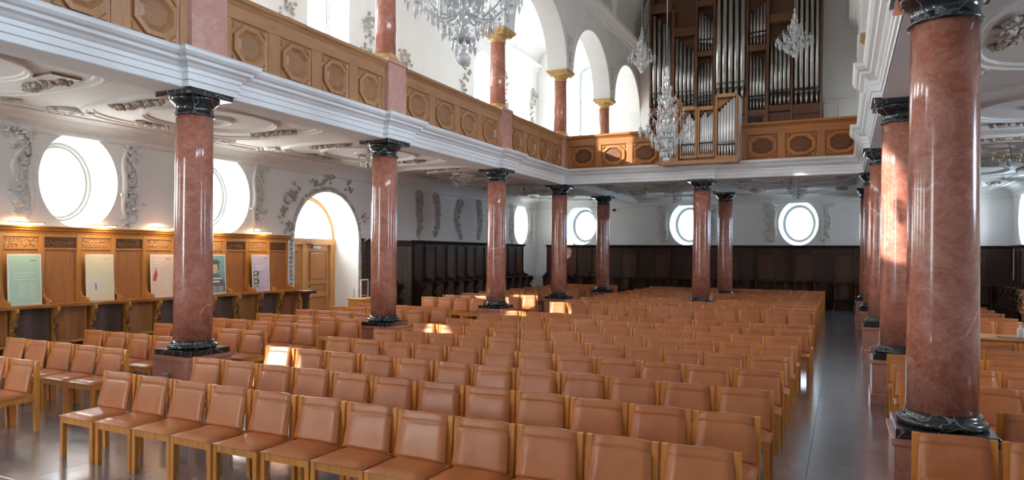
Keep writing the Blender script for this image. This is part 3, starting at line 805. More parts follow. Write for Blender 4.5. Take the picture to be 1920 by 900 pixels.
def labA(k):
    if k == 0: return 'golden oak choir stall at the left frame edge, before the green poster'
    return 'golden oak choir stall %s, %s from the left door' % ('behind a poster' if k % 2 == 0 and k < 11 else 'with a bare brown panel and dark carving', ORD[10-k])
stall_set(fL, S0-PT, PT, 12, stallw, stalld, carve, carved, lambda k: 'golden oak choir stall with carved frieze, %s bay left of the door' % ORD[11-k], grp='light oak stalls of the left wall')
stall_set(fL, 16.50, .70, 2, darkw, darkp, darkw, darkw, lambda k: 'dark walnut stall just right of the left door, %s one' % ORD[k], grp='dark stalls of the left wall', lite=False)
stall_set(fL, 19.16, .725, 12, darkw, darkp, darkw, darkw, lambda k: 'dark walnut wall stall of the left aisle, %s after the grey door' % ORD[k], grp='dark stalls of the left wall', lite=False)
stall_set(fB, WL+.62, .715, 25, darkw, darkp, darkw, darkw, lambda k: ('dark walnut stall on the back wall, %s from the left corner' % ORD[k]) if k < 12 else 'dark walnut stall on the back wall, %s from the right corner' % ORD[24-k], grp='dark stalls of the back wall', lite=False)
stall_set(fR, 20.5, .725, 11, darkw, darkp, darkw, darkw, lambda k: 'dark walnut stall on the right aisle wall, %s from the back corner' % ORD[10-k], grp='dark stalls of the right wall', lite=False)

# posters standing on the ledge and the lamps over them
paper = {}
def flat(name, c):
    t = NT(name); t.col(c); t.pr(Roughness=.45); return t.m
def poster(k, yc_, col, label, art):
    x = WL+.235; w, z0, z1 = .275, 1.128, 2.02
    r = empty('poster_board', label, 'poster', (x, yc_, z0), group='exhibition posters on the stall ledge')
    lean = .05
    def q(nm, s0, s1, a0, a1, d, mat, par=r, th=.004):
        def pt(s_, z, o_): return (o_-lean*(z/(z1-z0)), s_, z)
        mb = MB(); mb.quadloft([[pt(s0, a0, d), pt(s1, a0, d), pt(s1, a0, d+th), pt(s0, a0, d+th)], [pt(s0, a1, d), pt(s1, a1, d), pt(s1, a1, d+th), pt(s0, a1, d+th)]])
        return mb.obj(nm, mat, par)
    q('board', -w, w, 0, z1-z0, 0, board, th=.018)
    sh = q('printed_sheet', -w+.022, w-.022, .022, z1-z0-.022, .018, flat('poster_print_%d' % k, col), th=.002)
    art(lambda nm, s0, s1, a0, a1, mat, d=.0205: q(nm, s0, s1, a0, a1, d, mat, sh, .0006), w, z1-z0)
    return r
pale = flat('print_pale', (.80, .86, .80)); ink = flat('print_ink', (.10, .13, .12)); mint = flat('print_mint', (.20, .42, .30)); redp = flat('print_red', (.62, .10, .08)); cream = flat('print_cream', (.86, .83, .70)); lil = flat('print_lilac', (.60, .55, .74)); skin = flat('print_skin', (.72, .50, .34)); teal = flat('print_teal', (.10, .24, .25)); dgrey = flat('print_grey', (.16, .17, .18)); white_ = flat('print_white', (.86, .86, .84)); gold_p = flat('print_gold', (.72, .56, .28))
def art_green(q, w, h):
    for i in range(3): q('printed_line', -w+.09, w-.12-.05*(i == 1), h-.34-.055*i, h-.325-.055*i, pale)
    q('printed_line', .08, .20, h-.12, h-.105, mint)
    for cx in (-.10, .05):
        for i in range(12): q('printed_line', cx, cx+.13-.02*(i % 3 == 2), h-.52-.022*i, h-.512-.022*i, pale)
def art_yellow(q, w, h):
    q('printed_line', .08, .20, h-.10, h-.085, gold_p); q('printed_picture', -.15, -.03, .18, .42, pale); q('printed_picture', -.11, -.07, .22, .34, lil)
    for i in range(14): q('printed_line', .02, .20-.02*(i % 4 == 3), h-.36-.028*i, h-.35-.028*i, cream)
def art_orange(q, w, h):
    q('printed_line', .08, .20, h-.10, h-.085, redp)
    for i, l in enumerate((.22, .16, .25)): q('printed_line', -.2, -.2+l, h-.13-.06*i, h-.105-.06*i, white_)
    for i in range(7): q('printed_map', -.23+.008*i*i*.3, -.12-.012*abs(i-3), .34+.04*i, .38+.04*i, redp)
    for i in range(13): q('printed_line', .0, .19-.03*(i % 5 == 4), .46-.028*i, .47-.028*i, cream)
def disc(q, nm, cx, cy, rx, ry, mat, d, n=9):
    for i in range(n):
        t0, t1 = -1+2*i/n, -1+2*(i+1)/n; m_ = (t0+t1)/2; hw = rx*math.sqrt(max(0, 1-m_*m_)); q(nm, cx-hw, cx+hw, cy+ry*t0, cy+ry*t1, mat, d)
def art_portrait(q, w, h):                              # a plain generic portrait: dark gown, dark cap
    for i in range(8): q('printed_gown', -.245+.0*i, .245-.018*max(0, i-3)**1.5, .05+.05*i, .10+.05*i, dgrey, .0206)
    disc(q, 'printed_hair', -.02, h-.26, .12, .13, ink, .0209); disc(q, 'printed_face', -.03, h-.30, .085, .13, skin, .0213)
    disc(q, 'printed_cap', -.03, h-.17, .15, .055, ink, .0217, 5)
    for i, l in enumerate((.36, .30)): q('printed_line', -.2, -.2+l, .33-.07*i, .365-.07*i, white_, .0216)
    for i in range(5): q('printed_line', -.2, .02, .16-.024*i, .168-.024*i, pale, .0216); q('printed_line', .05, .2, .16-.024*i, .168-.024*i, pale, .0216)
def art_lilac(q, w, h):
    q('printed_line', .10, .20, h-.10, h-.085, dgrey)
    for i, l in enumerate((.30, .24)): q('printed_line', -.17, -.17+l, h-.30-.07*i, h-.265-.07*i, white_)
    for i in range(4): q('printed_picture', -.24, -.10+.03*(i % 2), .10+.10*i, .19+.10*i, dgrey if i % 2 == 0 else ink); q('printed_picture', -.22, -.13, .12+.10*i, .165+.10*i, pale, .021)
    for i in range(10): q('printed_line', -.04, .20, .42-.032*i, .43-.032*i, white_)
arts = [((.50, .74, .58), 'pale green poster with white lines of print on the stall ledge', art_green), ((.88, .80, .55), 'pale yellow poster with a small white picture on the stall ledge', art_yellow),
        ((.88, .66, .50), 'pale orange poster with a red map, left of the nearest left column', art_orange), ((.24, .44, .46), 'teal poster with a painted man in dark gown and cap', art_portrait), ((.68, .60, .80), 'lilac poster with small grey photographs, nearest the left door', art_lilac)]
LTN = ['green', 'yellow', 'orange', 'teal portrait', 'lilac']
for i, (c_, lb, art) in enumerate(arts):
    yy = S0+PT*(1.5+2*i)+.006; poster(i, yy, c_, lb, art)
    r = empty('picture_light', 'brass picture light glowing on the stall cornice over the %s poster' % LTN[i], 'lamp', (WL+.30, yy, 2.545), group='picture lights on the stall cornice')
    cbx(-.05, .01, -.30, .30, .028, .042, c=.004).obj('shade', brass, r); MB().tube([(-.01, -.26, .012), (-.01, .26, .012)], .011, 8).obj('lamp_tube', lampm, r)
    bx(-.20, -.18, -.02, .02, -.02, .04).obj('bracket', brass, r); bx(-.19, -.04, -.008, .008, .028, .036).obj('bracket_arm', brass, r)
    L = bpy.data.lights.new('picture_light_bulb', 'AREA'); L.shape = 'RECTANGLE'; L.size = .5; L.size_y = .05; L.energy = 4.5; L.color = (1, .72, .40)
    lo = bpy.data.objects.new('picture_light_bulb', L); C.objects.link(lo); lo.parent = r; lo.location = (.02, 0, .02)
    lo.rotation_euler = Vector((-.38, 0, -1)).to_track_quat('-Z', 'X').to_euler()

# ------------------------------------------------------------------ left door in its arched niche
dc, dz0, dzs, da = DOOR; DD = .95
o1 = arch(dc, .005, dzs, da); o2 = arch(dc+.03, .005, dzs, da-.06)
mb = MB(); mb.quadloft([[fr_left(s_, z, 0) for s_, z in o1], [fr_left(s_, z, DD) for s_, z in o2]], True, False)
door = struct(mb.obj('door_1', plaster))
def D(nm, s0, s1, z0, z1, d0, d1, mat, par=door):
    mb = MB(); mb.quadloft([[fr_left(s0, z0, d0), fr_left(s1, z0, d0), fr_left(s1, z0, d1), fr_left(s0, z0, d1)], [fr_left(s0, z1, d0), fr_left(s1, z1, d0), fr_left(s1, z1, d1), fr_left(s0, z1, d1)]])
    return mb.obj(nm, mat, par)
cD = dc+.03; aD = da-.06
mb = MB(); i1 = arch(cD, dzs, dzs, aD); i2 = inset_arch(cD, dzs, dzs, aD, .0)
fo = [(cD+aD*math.cos(PI*i/24), dzs+aD*math.sin(PI*i/24)) for i in range(25)]; fi = [(cD+(aD-.13)*math.cos(PI*i/24), dzs+(aD-.13)*math.sin(PI*i/24)) for i in range(25)]
mb.quadloft([[fr_left(*p, DD-.10) for p in fo], [fr_left(*p, DD-.10) for p in fi], [fr_left(*p, DD+.02) for p in fi]], False, False); mb.obj('fanlight_frame', doorw, door)
mb = MB(); mb.add([fr_left(*p, DD) for p in fi], [tuple(range(25))]); mb.obj('fanlight_pane', leftpane, door)
portal(fr_left, cD, dzs+.6, 1.2, .62, DD+.05)
D('transom', cD-aD, cD+aD, dzs-.16, dzs+.02, DD-.13, DD+.02, doorw)
D('door_frame', cD+aD-.20, cD+aD, 0.005, dzs-.16, DD-.12, DD+.02, doorw); D('door_frame', cD-aD, cD-aD+.20, 0.005, dzs-.16, DD-.12, DD+.02, doorw)
D('door_pilaster', cD-.09, cD+.09, .03, dzs-.16, DD-.10, DD+.02, doorw)
for sg in (-1, 1):
    s0, s1 = (cD+.09, cD+aD-.20) if sg > 0 else (cD-aD+.20, cD-.09)
    lf = D('door_leaf', s0, s1, .02, dzs-.16, DD-.04, DD+.02, doorw)
    for z0, z1 in ((.18, .78), (.92, 1.16), (1.24, 2.12)):
        mb = MB(); q0 = [(s0+.13, z0), (s1-.13, z0), (s1-.13, z1), (s0+.13, z1)]; q1 = [(s0+.16, z0+.03), (s1-.16, z0+.03), (s1-.16, z1-.03), (s0+.16, z1-.03)]; q2 = [(s0+.20, z0+.07), (s1-.20, z0+.07), (s1-.20, z1-.07), (s0+.20, z1-.07)]
        mb.quadloft([[fr_left(*p, DD-.041) for p in q0], [fr_left(*p, DD-.075) for p in q0], [fr_left(*p, DD-.044) for p in q1], [fr_left(*p, DD-.062) for p in q2]], True, True); mb.obj('door_panel', stalld, lf)
cl = D('door_closer', cD+.30, cD+.62, dzs-.27, dzs-.20, DD-.12, DD-.04, steel); cl['label'] = 'grey metal door closer with a dark arm'
mb = MB(); mb.tube([fr_left(cD+.34, dzs-.18, DD-.10), fr_left(cD+.10, dzs-.14, DD-.22), fr_left(cD+.02, dzs-.14, DD-.13)], .012, 6); mb.obj('closer_arm', iron, door)
mb = MB(); mb.tube([fr_left(cD+.16, 1.02, DD-.04), fr_left(cD+.16, 1.02, DD-.10), fr_left(cD+.30, 1.02, DD-.10)], .011, 6); mb.obj('door_handle', brass, door)
# stucco garland round the niche
mb = MB()
for i in range(56):
    t = -.0+PI*i/55; rr = da+.10
    y, z = dc+rr*math.cos(t), dzs+rr*math.sin(t)
    if R.random() < .95: mb.blob(fr_left(y+R.uniform(-.03, .03), z+R.uniform(-.03, .03), -.02), (.05, R.uniform(.035, .06), R.uniform(.035, .06)))
for sx in (-1, 1):
    for i in range(18):
        mb.blob(fr_left(dc+sx*(da+.10)+R.uniform(-.02, .02), .45+i*.115, -.02), (.045, R.uniform(.03, .05), R.uniform(.04, .06)))
mb.obj('stucco_garland', tinted, door)
mb = MB(); mb.quadloft([[fr_left(dc+(da+k)*math.cos(PI*i/30), dzs+(da+k)*math.sin(PI*i/30), -o_) for k, o_ in ((0, .0), (0, .03), (.045, .03), (.05, 0))] for i in range(31)], False, False)
for sx in (-1, 1): mb.quadloft([[fr_left(dc+sx*(da+k), z, -o_) for k, o_ in ((0, .0), (0, .03), (.045, .03), (.05, 0))] for z in (0, dzs)], False, False)
mb.obj('niche_architrave', cornice_m, door)

# grey-brown door among the dark stalls
dr = struct(bx(WL+.0, WL+.10, 17.95, 19.12, 0, 2.50).obj('door_2', darkw))
for k in range(4): cbx(WL+.10, WL+.13, 18.10+k*.225, 18.10+k*.225+.215, .03, 2.30, c=.006).obj('door_board', greyd, dr)

# ------------------------------------------------------------------ organ on the back gallery
OY = 28.35
def ox(px): return atY(px, 200, OY).x
def oz(px, py): return atY(px, py, OY).z
org = empty('pipe_organ', 'tall dark walnut organ with grey metal pipes against the back gallery wall', 'organ', (-4.2, OY, 4.84))
ORX, ORY, ORZ = -4.2, OY, 4.84
def OB(nm, x0, x1, z0, z1, y0=-.12, y1=.75, mat=organw, par=None, c=.012):
    return cbx(x0-ORX, x1-ORX, y0, y1, z0-ORZ, z1-ORZ, c=c).obj(nm, mat, par or org)
def pipe(par, x, zf, zt, r, org_, y=-.02, mat=tin, foot=.45):
    mb = MB(); zf -= org_[2]; zt -= org_[2]; x -= org_[0]; n = 14
    h = min(foot, (zt-zf)*.25); zm = zf+h
    mb.lathe([(r*.22, zf), (r*.95, zm-.01)], n, (x, y, 0)); mb.lathe([(r*.86, zm-.01), (r*.86, zm+.03), (r, zm+.035), (r, zt), (r*.9, zt)], n, (x, y, 0))
    o = mb.obj('pipe', mat, par)
    ml = MB(); ml.quadloft([[(x-r*.72, y-r*.72, zm+.03), (x+r*.72, y-r*.72, zm+.03), (x+r*.5, y-r*1.03, zm+.03+r*1.6), (x-r*.5, y-r*1.03, zm+.03+r*1.6)]], True, True) if False else ml.add([(x-r*.6, y-r*.84, zm+.032), (x+r*.6, y-r*.84, zm+.032), (x+r*.55, y-r*.96, zm+.03+r*1.5), (x, y-r*1.06, zm+.03+r*2.0), (x-r*.55, y-r*.96, zm+.03+r*1.5)], [(0, 1, 2, 3, 4)])
    ml.obj('pipe_mouth', iron, o)
    return o
O3 = (ORX, ORY, ORZ)
top = 13.9
def bay(px0, px1, tops, foot_py, zb=None, rail=None, hdr=None, n=None, y=-.02, post=True, rr=None):
    """tops: pipe top y pixels from left to right (None = beyond the frame)"""
    x0, x1 = ox(px0), ox(px1); n = len(tops); w = (x1-x0)/n; pm = (px0+px1)/2
    for i, ty in enumerate(tops):
        zt = top-.3-.12*i if ty is None else oz(pm, ty)
        pipe(org, x0+w*(i+.5), oz(pm, foot_py), zt, (rr or .44)*w, O3, y)
    if rail: bx(x0-ORX, x1-ORX, y-.11, y-.08, oz(pm, rail)-.02-ORZ, oz(pm, rail)+.03-ORZ).obj('pipe_rail', iron, org)
zbase = oz(1400, 214)
# case: back board, posts, headers, toe boards
OB('back_board', ox(1219), ox(1541), zbase-.5, top, .35, .42)
for a_, b_ in ((1218, 1222), (1259, 1265), (1303, 1308), (1337, 1342), (1398, 1403.5), (1436, 1441.5), (1483, 1486.5), (1537, 1541)):
    OB('post', ox(a_), ox(b_), zbase-.5, top if a_ not in (1259,) else oz(1262, 20))
def hd(a_, b_, y0, y1, nm='header'): OB(nm, ox(a_), ox(b_), oz((a_+b_)/2, y1), oz((a_+b_)/2, y0), -.10, .3)
bay(1222, 1259, (30, 38, 47, 56), 203, rail=196); hd(1222, 1259, 8, 26); hd(1222, 1259, 202, 216, 'toe_board')
bay(1265, 1303, (72, 79, 86, 93, 98), 199, rail=191); hd(1265, 1303, 52, 68); hd(1265, 1303, 199, 216, 'toe_board')
bay(1308, 1337, (22, 26, 31, 36, 41), 97, rail=76); hd(1308, 1337, 96, 106); hd(1308, 1337, 2, 12)
bay(1308, 1337, (122, 118, 114, 110, 106), 199, rail=191); hd(1308, 1337, 199, 216, 'toe_board')
bay(1342, 1398, (None,)*5, 186, rr=.43, y=-.10); hd(1342, 1398, 186, 216, 'toe_board')
bay(1404, 1436, (24, 20, 16, 12, 8), 84, rail=62); hd(1404, 1436, 84, 96)
bay(1404, 1436, (97, 101, 105, 109, 112), 206, rail=182); hd(1404, 1436, 206, 218, 'toe_board')
bay(1442, 1483, (79, 73, 66, 58, 50), 197, rail=175); hd(1442, 1483, 26, 42); hd(1442, 1483, 197, 209, 'toe_board')
bay(1487, 1537, (None,)*5, 195, rail=169, rr=.42); hd(1487, 1537, 195, 213, 'toe_board')
OB('base_panel', ox(1222), ox(1537), 4.84, zbase-.02, .0, .32)
# grey-white dado to the right of the organ
dd = struct(bx(ox(1543), XR-.31, YB-.22, YB-.02, 4.84, 8.06).obj('trim_14', plaster))
cbx(ox(1543)-.02, XR-.31, YB-.27, YB-.02, 8.06, 8.16, c=.02).obj('dado_cap', plaster, dd)
for k in range(3): cbx(ox(1548)+k*.42, ox(1548)+k*.42+.34, YB-.235, YB-.215, 6.9, 7.9, c=.01).obj('dado_panel', plaster, dd)
# ------------------------------------------------------------------ small choir organ in the parapet
PY = 20.20
def qx(px): return atY(px, 240, PY).x
def qz(px, py): return atY(px, py, PY).z
Q3 = (-3.9, PY, 4.84)
ch = empty('choir_organ', 'small choir organ with bright pipes set into the organ gallery parapet', 'organ', Q3)
def QB(nm, x0, x1, z0, z1, y0=-.06, y1=.62, mat=parv, c=.01): return cbx(x0-Q3[0], x1-Q3[0], y0, y1, z0-Q3[2], z1-Q3[2], c=c).obj(nm, mat, ch)
bright = plain('polished_tin', (.90, .91, .92), .28, .35, var=.06, scale=3)
secs = [(1237, 1272, 186, 303, (206, 201, 214, 222, 230, 236), .0), (1273.5, 1306, 201, 297, (222, 230, 216, 212, 221, 226), .10), (1307, 1340, 200, 294, (218, 213, 209, 219, 215, 211), .10), (1341.5, 1383, 177, 298, (208, 202, 197, 192, 188, 184), .0)]
for i, (a_, b_, yt, yb, tops, inset) in enumerate(secs):
    pm = (a_+b_)/2; x0, x1, zt, zb = qx(a_), qx(b_), qz(pm, yt), qz(pm, yb)
    QB('stile', x0, x0+.05, zb, zt, inset-.05); QB('stile', x1-.05, x1, zb, zt, inset-.05)
    QB('header', x0+.05, x1-.05, zt-.09, zt+.02, inset-.07); QB('toe_board', x0+.05, x1-.05, zb, zb+.10, inset-.05)
    QB('back_board', x0+.05, x1-.05, zb+.1, zt-.09, .42+inset*.3, .5)
    n = len(tops); w = (x1-x0-.12)/n
    for k, ty in enumerate(tops): pipe(ch, x0+.06+w*(k+.5), zb+.10, qz(pm, ty), w*.45, Q3, inset+.02, bright, foot=.30)
    bx(x0+.05-Q3[0], x1-.05-Q3[0], inset-.05, inset-.03, zb+.40-Q3[2], zb+.43-Q3[2]).obj('pipe_rail', iron, ch)
    sl = MB()      # slanted fretwork above the pipes
    zz = [qz(pm, t)+.03 for t in tops]
    for k in range(n):
        xa, xb = x0+.05+(x1-x0-.1)*k/n, x0+.05+(x1-x0-.1)*(k+1)/n
    pts = [(x0+.05+(x1-x0-.1)*k/(n-1), zz[k]+.06) for k in range(n)]
    ring = [(p[0]-Q3[0], p[1]-Q3[2]) for p in pts]+[(x1-.05-Q3[0], zt-.09-Q3[2]), (x0+.05-Q3[0], zt-.09-Q3[2])]
    sl.quadloft([[(u_, inset+.12, v_) for u_, v_ in ring], [(u_, inset+.15, v_) for u_, v_ in ring]]); sl.obj('pipe_shade', parv, ch)
QB('base', qx(1232), qx(1386), 4.80, qz(1300, 301), -.12, .5); QB('base_moulding', qx(1243), qx(1385), 4.74, 4.82, -.20, .5)
sd = QB('side_panel', qx(1383)+.002, qx(1384)+.02, qz(1384, 296), qz(1384, 178), .0, .62, plain('pale_case_side', (.62, .60, .58), .5)); sd['label'] = 'pale grey painted side panel'
# black music stand behind the parapet
ms = empty('music_stand', 'dark music stand behind the organ gallery parapet right of the choir organ', 'stand', (atY(1413, 240, 22.0).x, 22.0, 4.84))
MB().tube([(0, 0, .03), (0, 0, 1.35)], .015, 8).obj('pole', steel, ms)
b_ = cbx(-.22, .22, -.012, .012, 1.32, 1.62, c=.004).obj('desk', blackp, ms); b_.rotation_euler = (-.25, 0, 0)
for k in range(3): MB().tube([(0, 0, .22), (.26*math.cos(k*2.09), .26*math.sin(k*2.09), .01)], .011, 6).obj('leg', steel, ms)

# ------------------------------------------------------------------ chandeliers
drop_me = MB().lathe([(.002, 0), (.012, -.03), (.016, -.07), (.002, -.12)], 6).mesh('crystal_drop', crystal)
bigdrop = MB().lathe([(.002, 0), (.017, -.05), (.023, -.11), (.002, -.19)], 6).mesh('crystal_drop', crystal)
def chandelier(loc, label, zt, H=2.35, Rr=.63, rod_top=15.4, near=False, grp='crystal chandeliers of the nave'):
    """loc is the lowest point of the ball"""
    k = H/2.35; r = empty('crystal_chandelier', label, 'chandelier', loc, group=grp)
    MB().tube([(0, 0, H-.05), (0, 0, rod_top-loc[2])], .012*max(k, .7), 8).obj('rod', steel, r)
    st = [(.005, 0), (.05, .02), (.078, .075), (.05, .13), (.012, .15), (.02, .17), (.04, .20), (.02, .24), (.02, .26), (.11, .28), (.13, .31), (.10, .33), (.04, .34), (.05, .45), (.075, .52), (.05, .60), (.03, .66), (.16, .70), (.18, .74), (.06, .75), (.055, .86), (.09, .98), (.06, 1.08), (.035, 1.15), (.11, 1.19), (.12, 1.22), (.04, 1.24), (.04, 1.38), (.065, 1.46), (.04, 1.54), (.03, 1.62), (.09, 1.66), (.095, 1.69), (.03, 1.71), (.028, 1.82), (.05, 1.90), (.03, 2.0), (.06, 2.05), (.03, 2.1), (.02, 2.2), (.035, 2.26), (.012, 2.33)]
    sc = Rr/.63
    MB().lathe([(a_*sc*1.12, z*k) for a_, z in st], 16).obj('glass_stem', crystal, r)
    MB().lathe([(.075*sc, .265*k), (.085*sc, .275*k), (.03*sc, .285*k)], 14).obj('metal_collar', steel, r)
    pts_d = []
    def ring(n, R_, z0, z1, zc, name, cand=True, ph=0, sag=.16):
        for i in range(n):
            t = 2*PI*i/n+ph; ux, uy = math.cos(t), math.sin(t); path = []
            for q in range(9):
                u = q/8; rr = .05+(R_-.05)*u; z = z0+(z1-z0)*u-sag*math.sin(PI*min(1, u*1.15))*(1-.25*u)
                path.append((ux*rr*sc, uy*rr*sc, z*k))
            a_ = MB().tube(path, .011*sc, 6).obj(name, crystal, r)
            if cand:
                ex, ey, ez = path[-1]
                MB().lathe([(.008*sc, 0), (.045*sc, .012), (.05*sc, .02), (.014*sc, .024), (.016*sc, .06)], 10, (ex, ey, ez)).obj('drip_pan', crystal, a_)
                MB().lathe([(.011*sc, .05), (.011*sc, .15*k), (.005*sc, .165*k)], 8, (ex, ey, ez)).obj('candle', whitep, a_)
            for q in (4, 6, 8): pts_d.append((path[q][0], path[q][1], path[q][2]-.012))
            if n > 8:
                pts_d.append((path[8][0]+.03*sc*ux, path[8][1]+.03*sc*uy, path[8][2]+.005)); pts_d.append((path[8][0]-.04*sc*uy, path[8][1]+.04*sc*ux, path[8][2]+.005))
    ring(12, .63, .60, .80, 0, 'arm'); ring(6, .40, 1.00, 1.16, 0, 'arm', ph=.26, sag=.12); ring(6, .22, 1.50, 1.60, 0, 'arm', False, sag=.05)
    for R_, z, n in ((.13, .29, 10), (.24, .46, 14), (.36, .62, 18), (.17, .72, 12), (.22, .86, 14), (.12, 1.2, 10), (.17, 1.35, 12), (.095, 1.67, 8), (.12, 1.85, 8), (.06, 2.04, 6)):
        for i in range(n):
            t = 2*PI*i/n+z; pts_d.append((R_*sc*math.cos(t), R_*sc*math.sin(t), z*k))
    # chains of beads swagged between the tiers
    bd = MB()
    for i in range(12):
        t = 2*PI*i/12
        for (ra, za, rb, zb, sg) in ((.63, .82, .10, 1.22, .12), (.40, 1.16, .08, 1.68, .10), (.63, .80, .13, .30, .02)):
            for q in range(1, 9):
                u = q/9; rr = (ra+(rb-ra)*u)*sc; z = (za+(zb-za)*u-sg*math.sin(PI*u))*k
                bd.blob((rr*math.cos(t), rr*math.sin(t), z), (.011*sc,)*3, 5, 3)
    bd.obj('bead_chains', crystal, r, kind='stuff')
    if near:
        for p in pts_d:
            o = bpy.data.objects.new('crystal_drop', bigdrop if R.random() < .45 else drop_me); C.objects.link(o); o.parent = r; o.location = p; o.rotation_euler = (0, 0, R.uniform(0, 3))
    else:
        dm = MB()
        for p in pts_d:
            l = R.choice((.8, 1.0, 1.5))*sc; dm.lathe([(.002, 0), (.013*l, -.03*l), (.019*l, -.075*l), (.002, -.13*l)], 5, p)
        dm.obj('crystal_drops', crystal, r, kind='stuff')
    return r
chandelier((-3.88, 6.68, 4.22), 'large crystal chandelier cut by the top of the frame, nearest', 0, near=True)
chandelier((-3.86, 16.4, 4.33), 'large crystal chandelier on a long rod before the small choir organ', 0)
p = atY(1203, 138, 23.0); chandelier((p.x, 23.0, p.z), 'smaller crystal chandelier hanging at the left of the organ', 0, H=1.62, Rr=.46, grp='chandeliers over the organ gallery')
p = atY(1489, 108, 23.0); chandelier((p.x, 23.0, p.z), 'smaller crystal chandelier hanging before the right organ pipes', 0, H=1.55, Rr=.53, grp='chandeliers over the organ gallery')
def ceiling_lamp(px, py, Yd, label, sc=1.0):
    q = atY(px, py, Yd); z1 = ZCEIL
    r = empty('ceiling_chandelier', label, 'chandelier', (q.x, Yd, z1), group='small ceiling chandeliers under the galleries')
    MB().lathe([(.09, 0), (.08, -.03), (.02, -.05), (.012, -.16*sc), (.03, -.19*sc), (.05, -.25*sc), (.03, -.30*sc), (.015, -.36*sc), (.04, -.40*sc), (.05, -.43*sc), (.035, -.47*sc), (.004, -.50*sc)], 12).obj('stem', steel, r)
    for i in range(6):
        t = PI*i/3+.2; u_, v_ = math.cos(t), math.sin(t)
        a_ = MB().tube([(u_*.03, v_*.03, -.30*sc), (u_*.12*sc, v_*.12*sc, -.36*sc), (u_*.22*sc, v_*.22*sc, -.33*sc), (u_*.27*sc, v_*.27*sc, -.24*sc)], .010, 5).obj('arm', brass, r)
        MB().lathe([(.008, 0), (.035, .012), (.04, .03), (.03, .06), (.012, .075)], 8, (u_*.27*sc, v_*.27*sc, -.25*sc)).obj('lamp_cup', crystal, a_)
    dm = MB()
    for i in range(18):
        t = PI*i/9; rr = (.27, .18, .10)[i % 3]*sc; dm.lathe([(.002, 0), (.016, -.03), (.02, -.06), (.002, -.10)], 5, (rr*math.cos(t), rr*math.sin(t), (-.27, -.34, -.38)[i % 3]*sc))
    dm.obj('crystal_drops', crystal, r, kind='stuff')
    return r
def lamp_on(px, py, label, z=4.25, sc=1.0):
    q = atZ(px, py, z); ceiling_lamp(px, py, q.y, label, sc)
lamp_on(690, 305, 'small crystal ceiling chandelier left of the second left column', 4.25, 1.0)
lamp_on(862, 342, 'small crystal ceiling chandelier left of the third left column', 4.25, 1.0)
lamp_on(984, 361, 'small crystal ceiling chandelier left of the organ gallery corner column', 4.25)
lamp_on(1210, 359, 'small crystal ceiling chandelier under the organ gallery, leftmost one', 4.25)
lamp_on(1264, 375, 'small crystal ceiling chandelier before the middle oval back window', 4.25)
lamp_on(1483, 348, 'small crystal ceiling chandelier under the organ gallery, front right one', 4.25)
lamp_on(1497, 366, 'small crystal ceiling chandelier directly over the right oval back window', 4.25)
lamp_on(1893, 298, 'small dark ceiling chandelier in the right aisle at the frame edge', 4.22, 1.1)

# ------------------------------------------------------------------ stucco
def spiral(fn, mb, cx, cz, r0, t0, turns, d, wid, o_=.02):
    pts = []; rad = []
    for i in range(15):
        u = i/14; t = t0+d*turns*2*PI*u; rr = r0*(1-.85*u); pts.append(fn(cx+rr*math.cos(t), cz+rr*math.sin(t), o_)); rad.append(wid*1.5*(1-.5*u))
    mb.tube(pts, rad, 5)
def leafage(fn, mb, cx, cz, n, sp, sz=.035, o_=.015):
    for _ in range(n):
        a_ = R.uniform(0, 2*PI); d_ = sp*R.random()**.6; ln = sz*R.uniform(.8, 2.2); b = R.uniform(0, 2*PI)
        x, z = cx+d_*math.cos(a_), cz+d_*math.sin(a_)
        mb.tube([fn(x, z, o_), fn(x+ln*.6*math.cos(b), z+ln*.6*math.sin(b), o_+.03), fn(x+ln*1.3*math.cos(b+.5), z+ln*1.3*math.sin(b+.5), o_)], [sz*.45, sz*.85, sz*.15], 5)
def cartouche(fn, c, zc, par, hw, hh):
    """rocaille frame left and right of an oval window"""
    for s_ in (-1, 1):
        mb = MB(); pts = []; rad = []
        for i in range(17):
            u = i/16; z = zc-hh+2*hh*u; pts.append(fn(c+s_*(hw+.10+.16*(2*u-1)**2-.05*math.sin(u*PI*3)), z, .02)); rad.append(.03+.035*math.sin(PI*u)**2)
        mb.tube(pts, rad, 6)
        pts = [fn(c+s_*(hw+.24+.20*math.sin(PI*i/10+.4)), zc-hh*.2+hh*.95*i/10, .02) for i in range(11)]; mb.tube(pts, [.02+.022*math.sin(PI*i/10) for i in range(11)], 6)
        spiral(fn, mb, c+s_*(hw+.30), zc+hh*.85, .15, PI if s_ > 0 else 0, .9, -s_, .035); spiral(fn, mb, c+s_*(hw+.34), zc-hh*.72, .15, PI if s_ > 0 else 0, .9, s_, .03)
        for q in range(7): leafage(fn, mb, c+s_*(hw+.20+.10*(q % 2)), zc-hh*.85+q*hh*.29, 9, .12, .045); spiral(fn, mb, c+s_*(hw+.22+.06*(q % 3)), zc-hh*.8+q*hh*.28, .09, R.uniform(0, 6), .9, R.choice((-1, 1)), .022)
        leafage(fn, mb, c+s_*(hw+.45), zc+hh*.9, 9, .13); leafage(fn, mb, c+s_*(hw+.40), zc-hh*.35, 8, .15)
        mb.obj('stucco_scroll', stucco, par)
fLs = lambda s_, z, o_: (WL+o_, s_, z); fBs = lambda s_, z, o_: (s_, YB-o_, z); fRs = lambda s_, z, o_: (WR-o_, s_, z)
for y in (8.07, 11.45, 27.85): cartouche(fLs, y, ZOV, WALL[fr_left], AO, .85)
for x in (-10.85, -6.03, -1.62): cartouche(fBs, x, ZOV, WALL[fr_back], AO, .80)
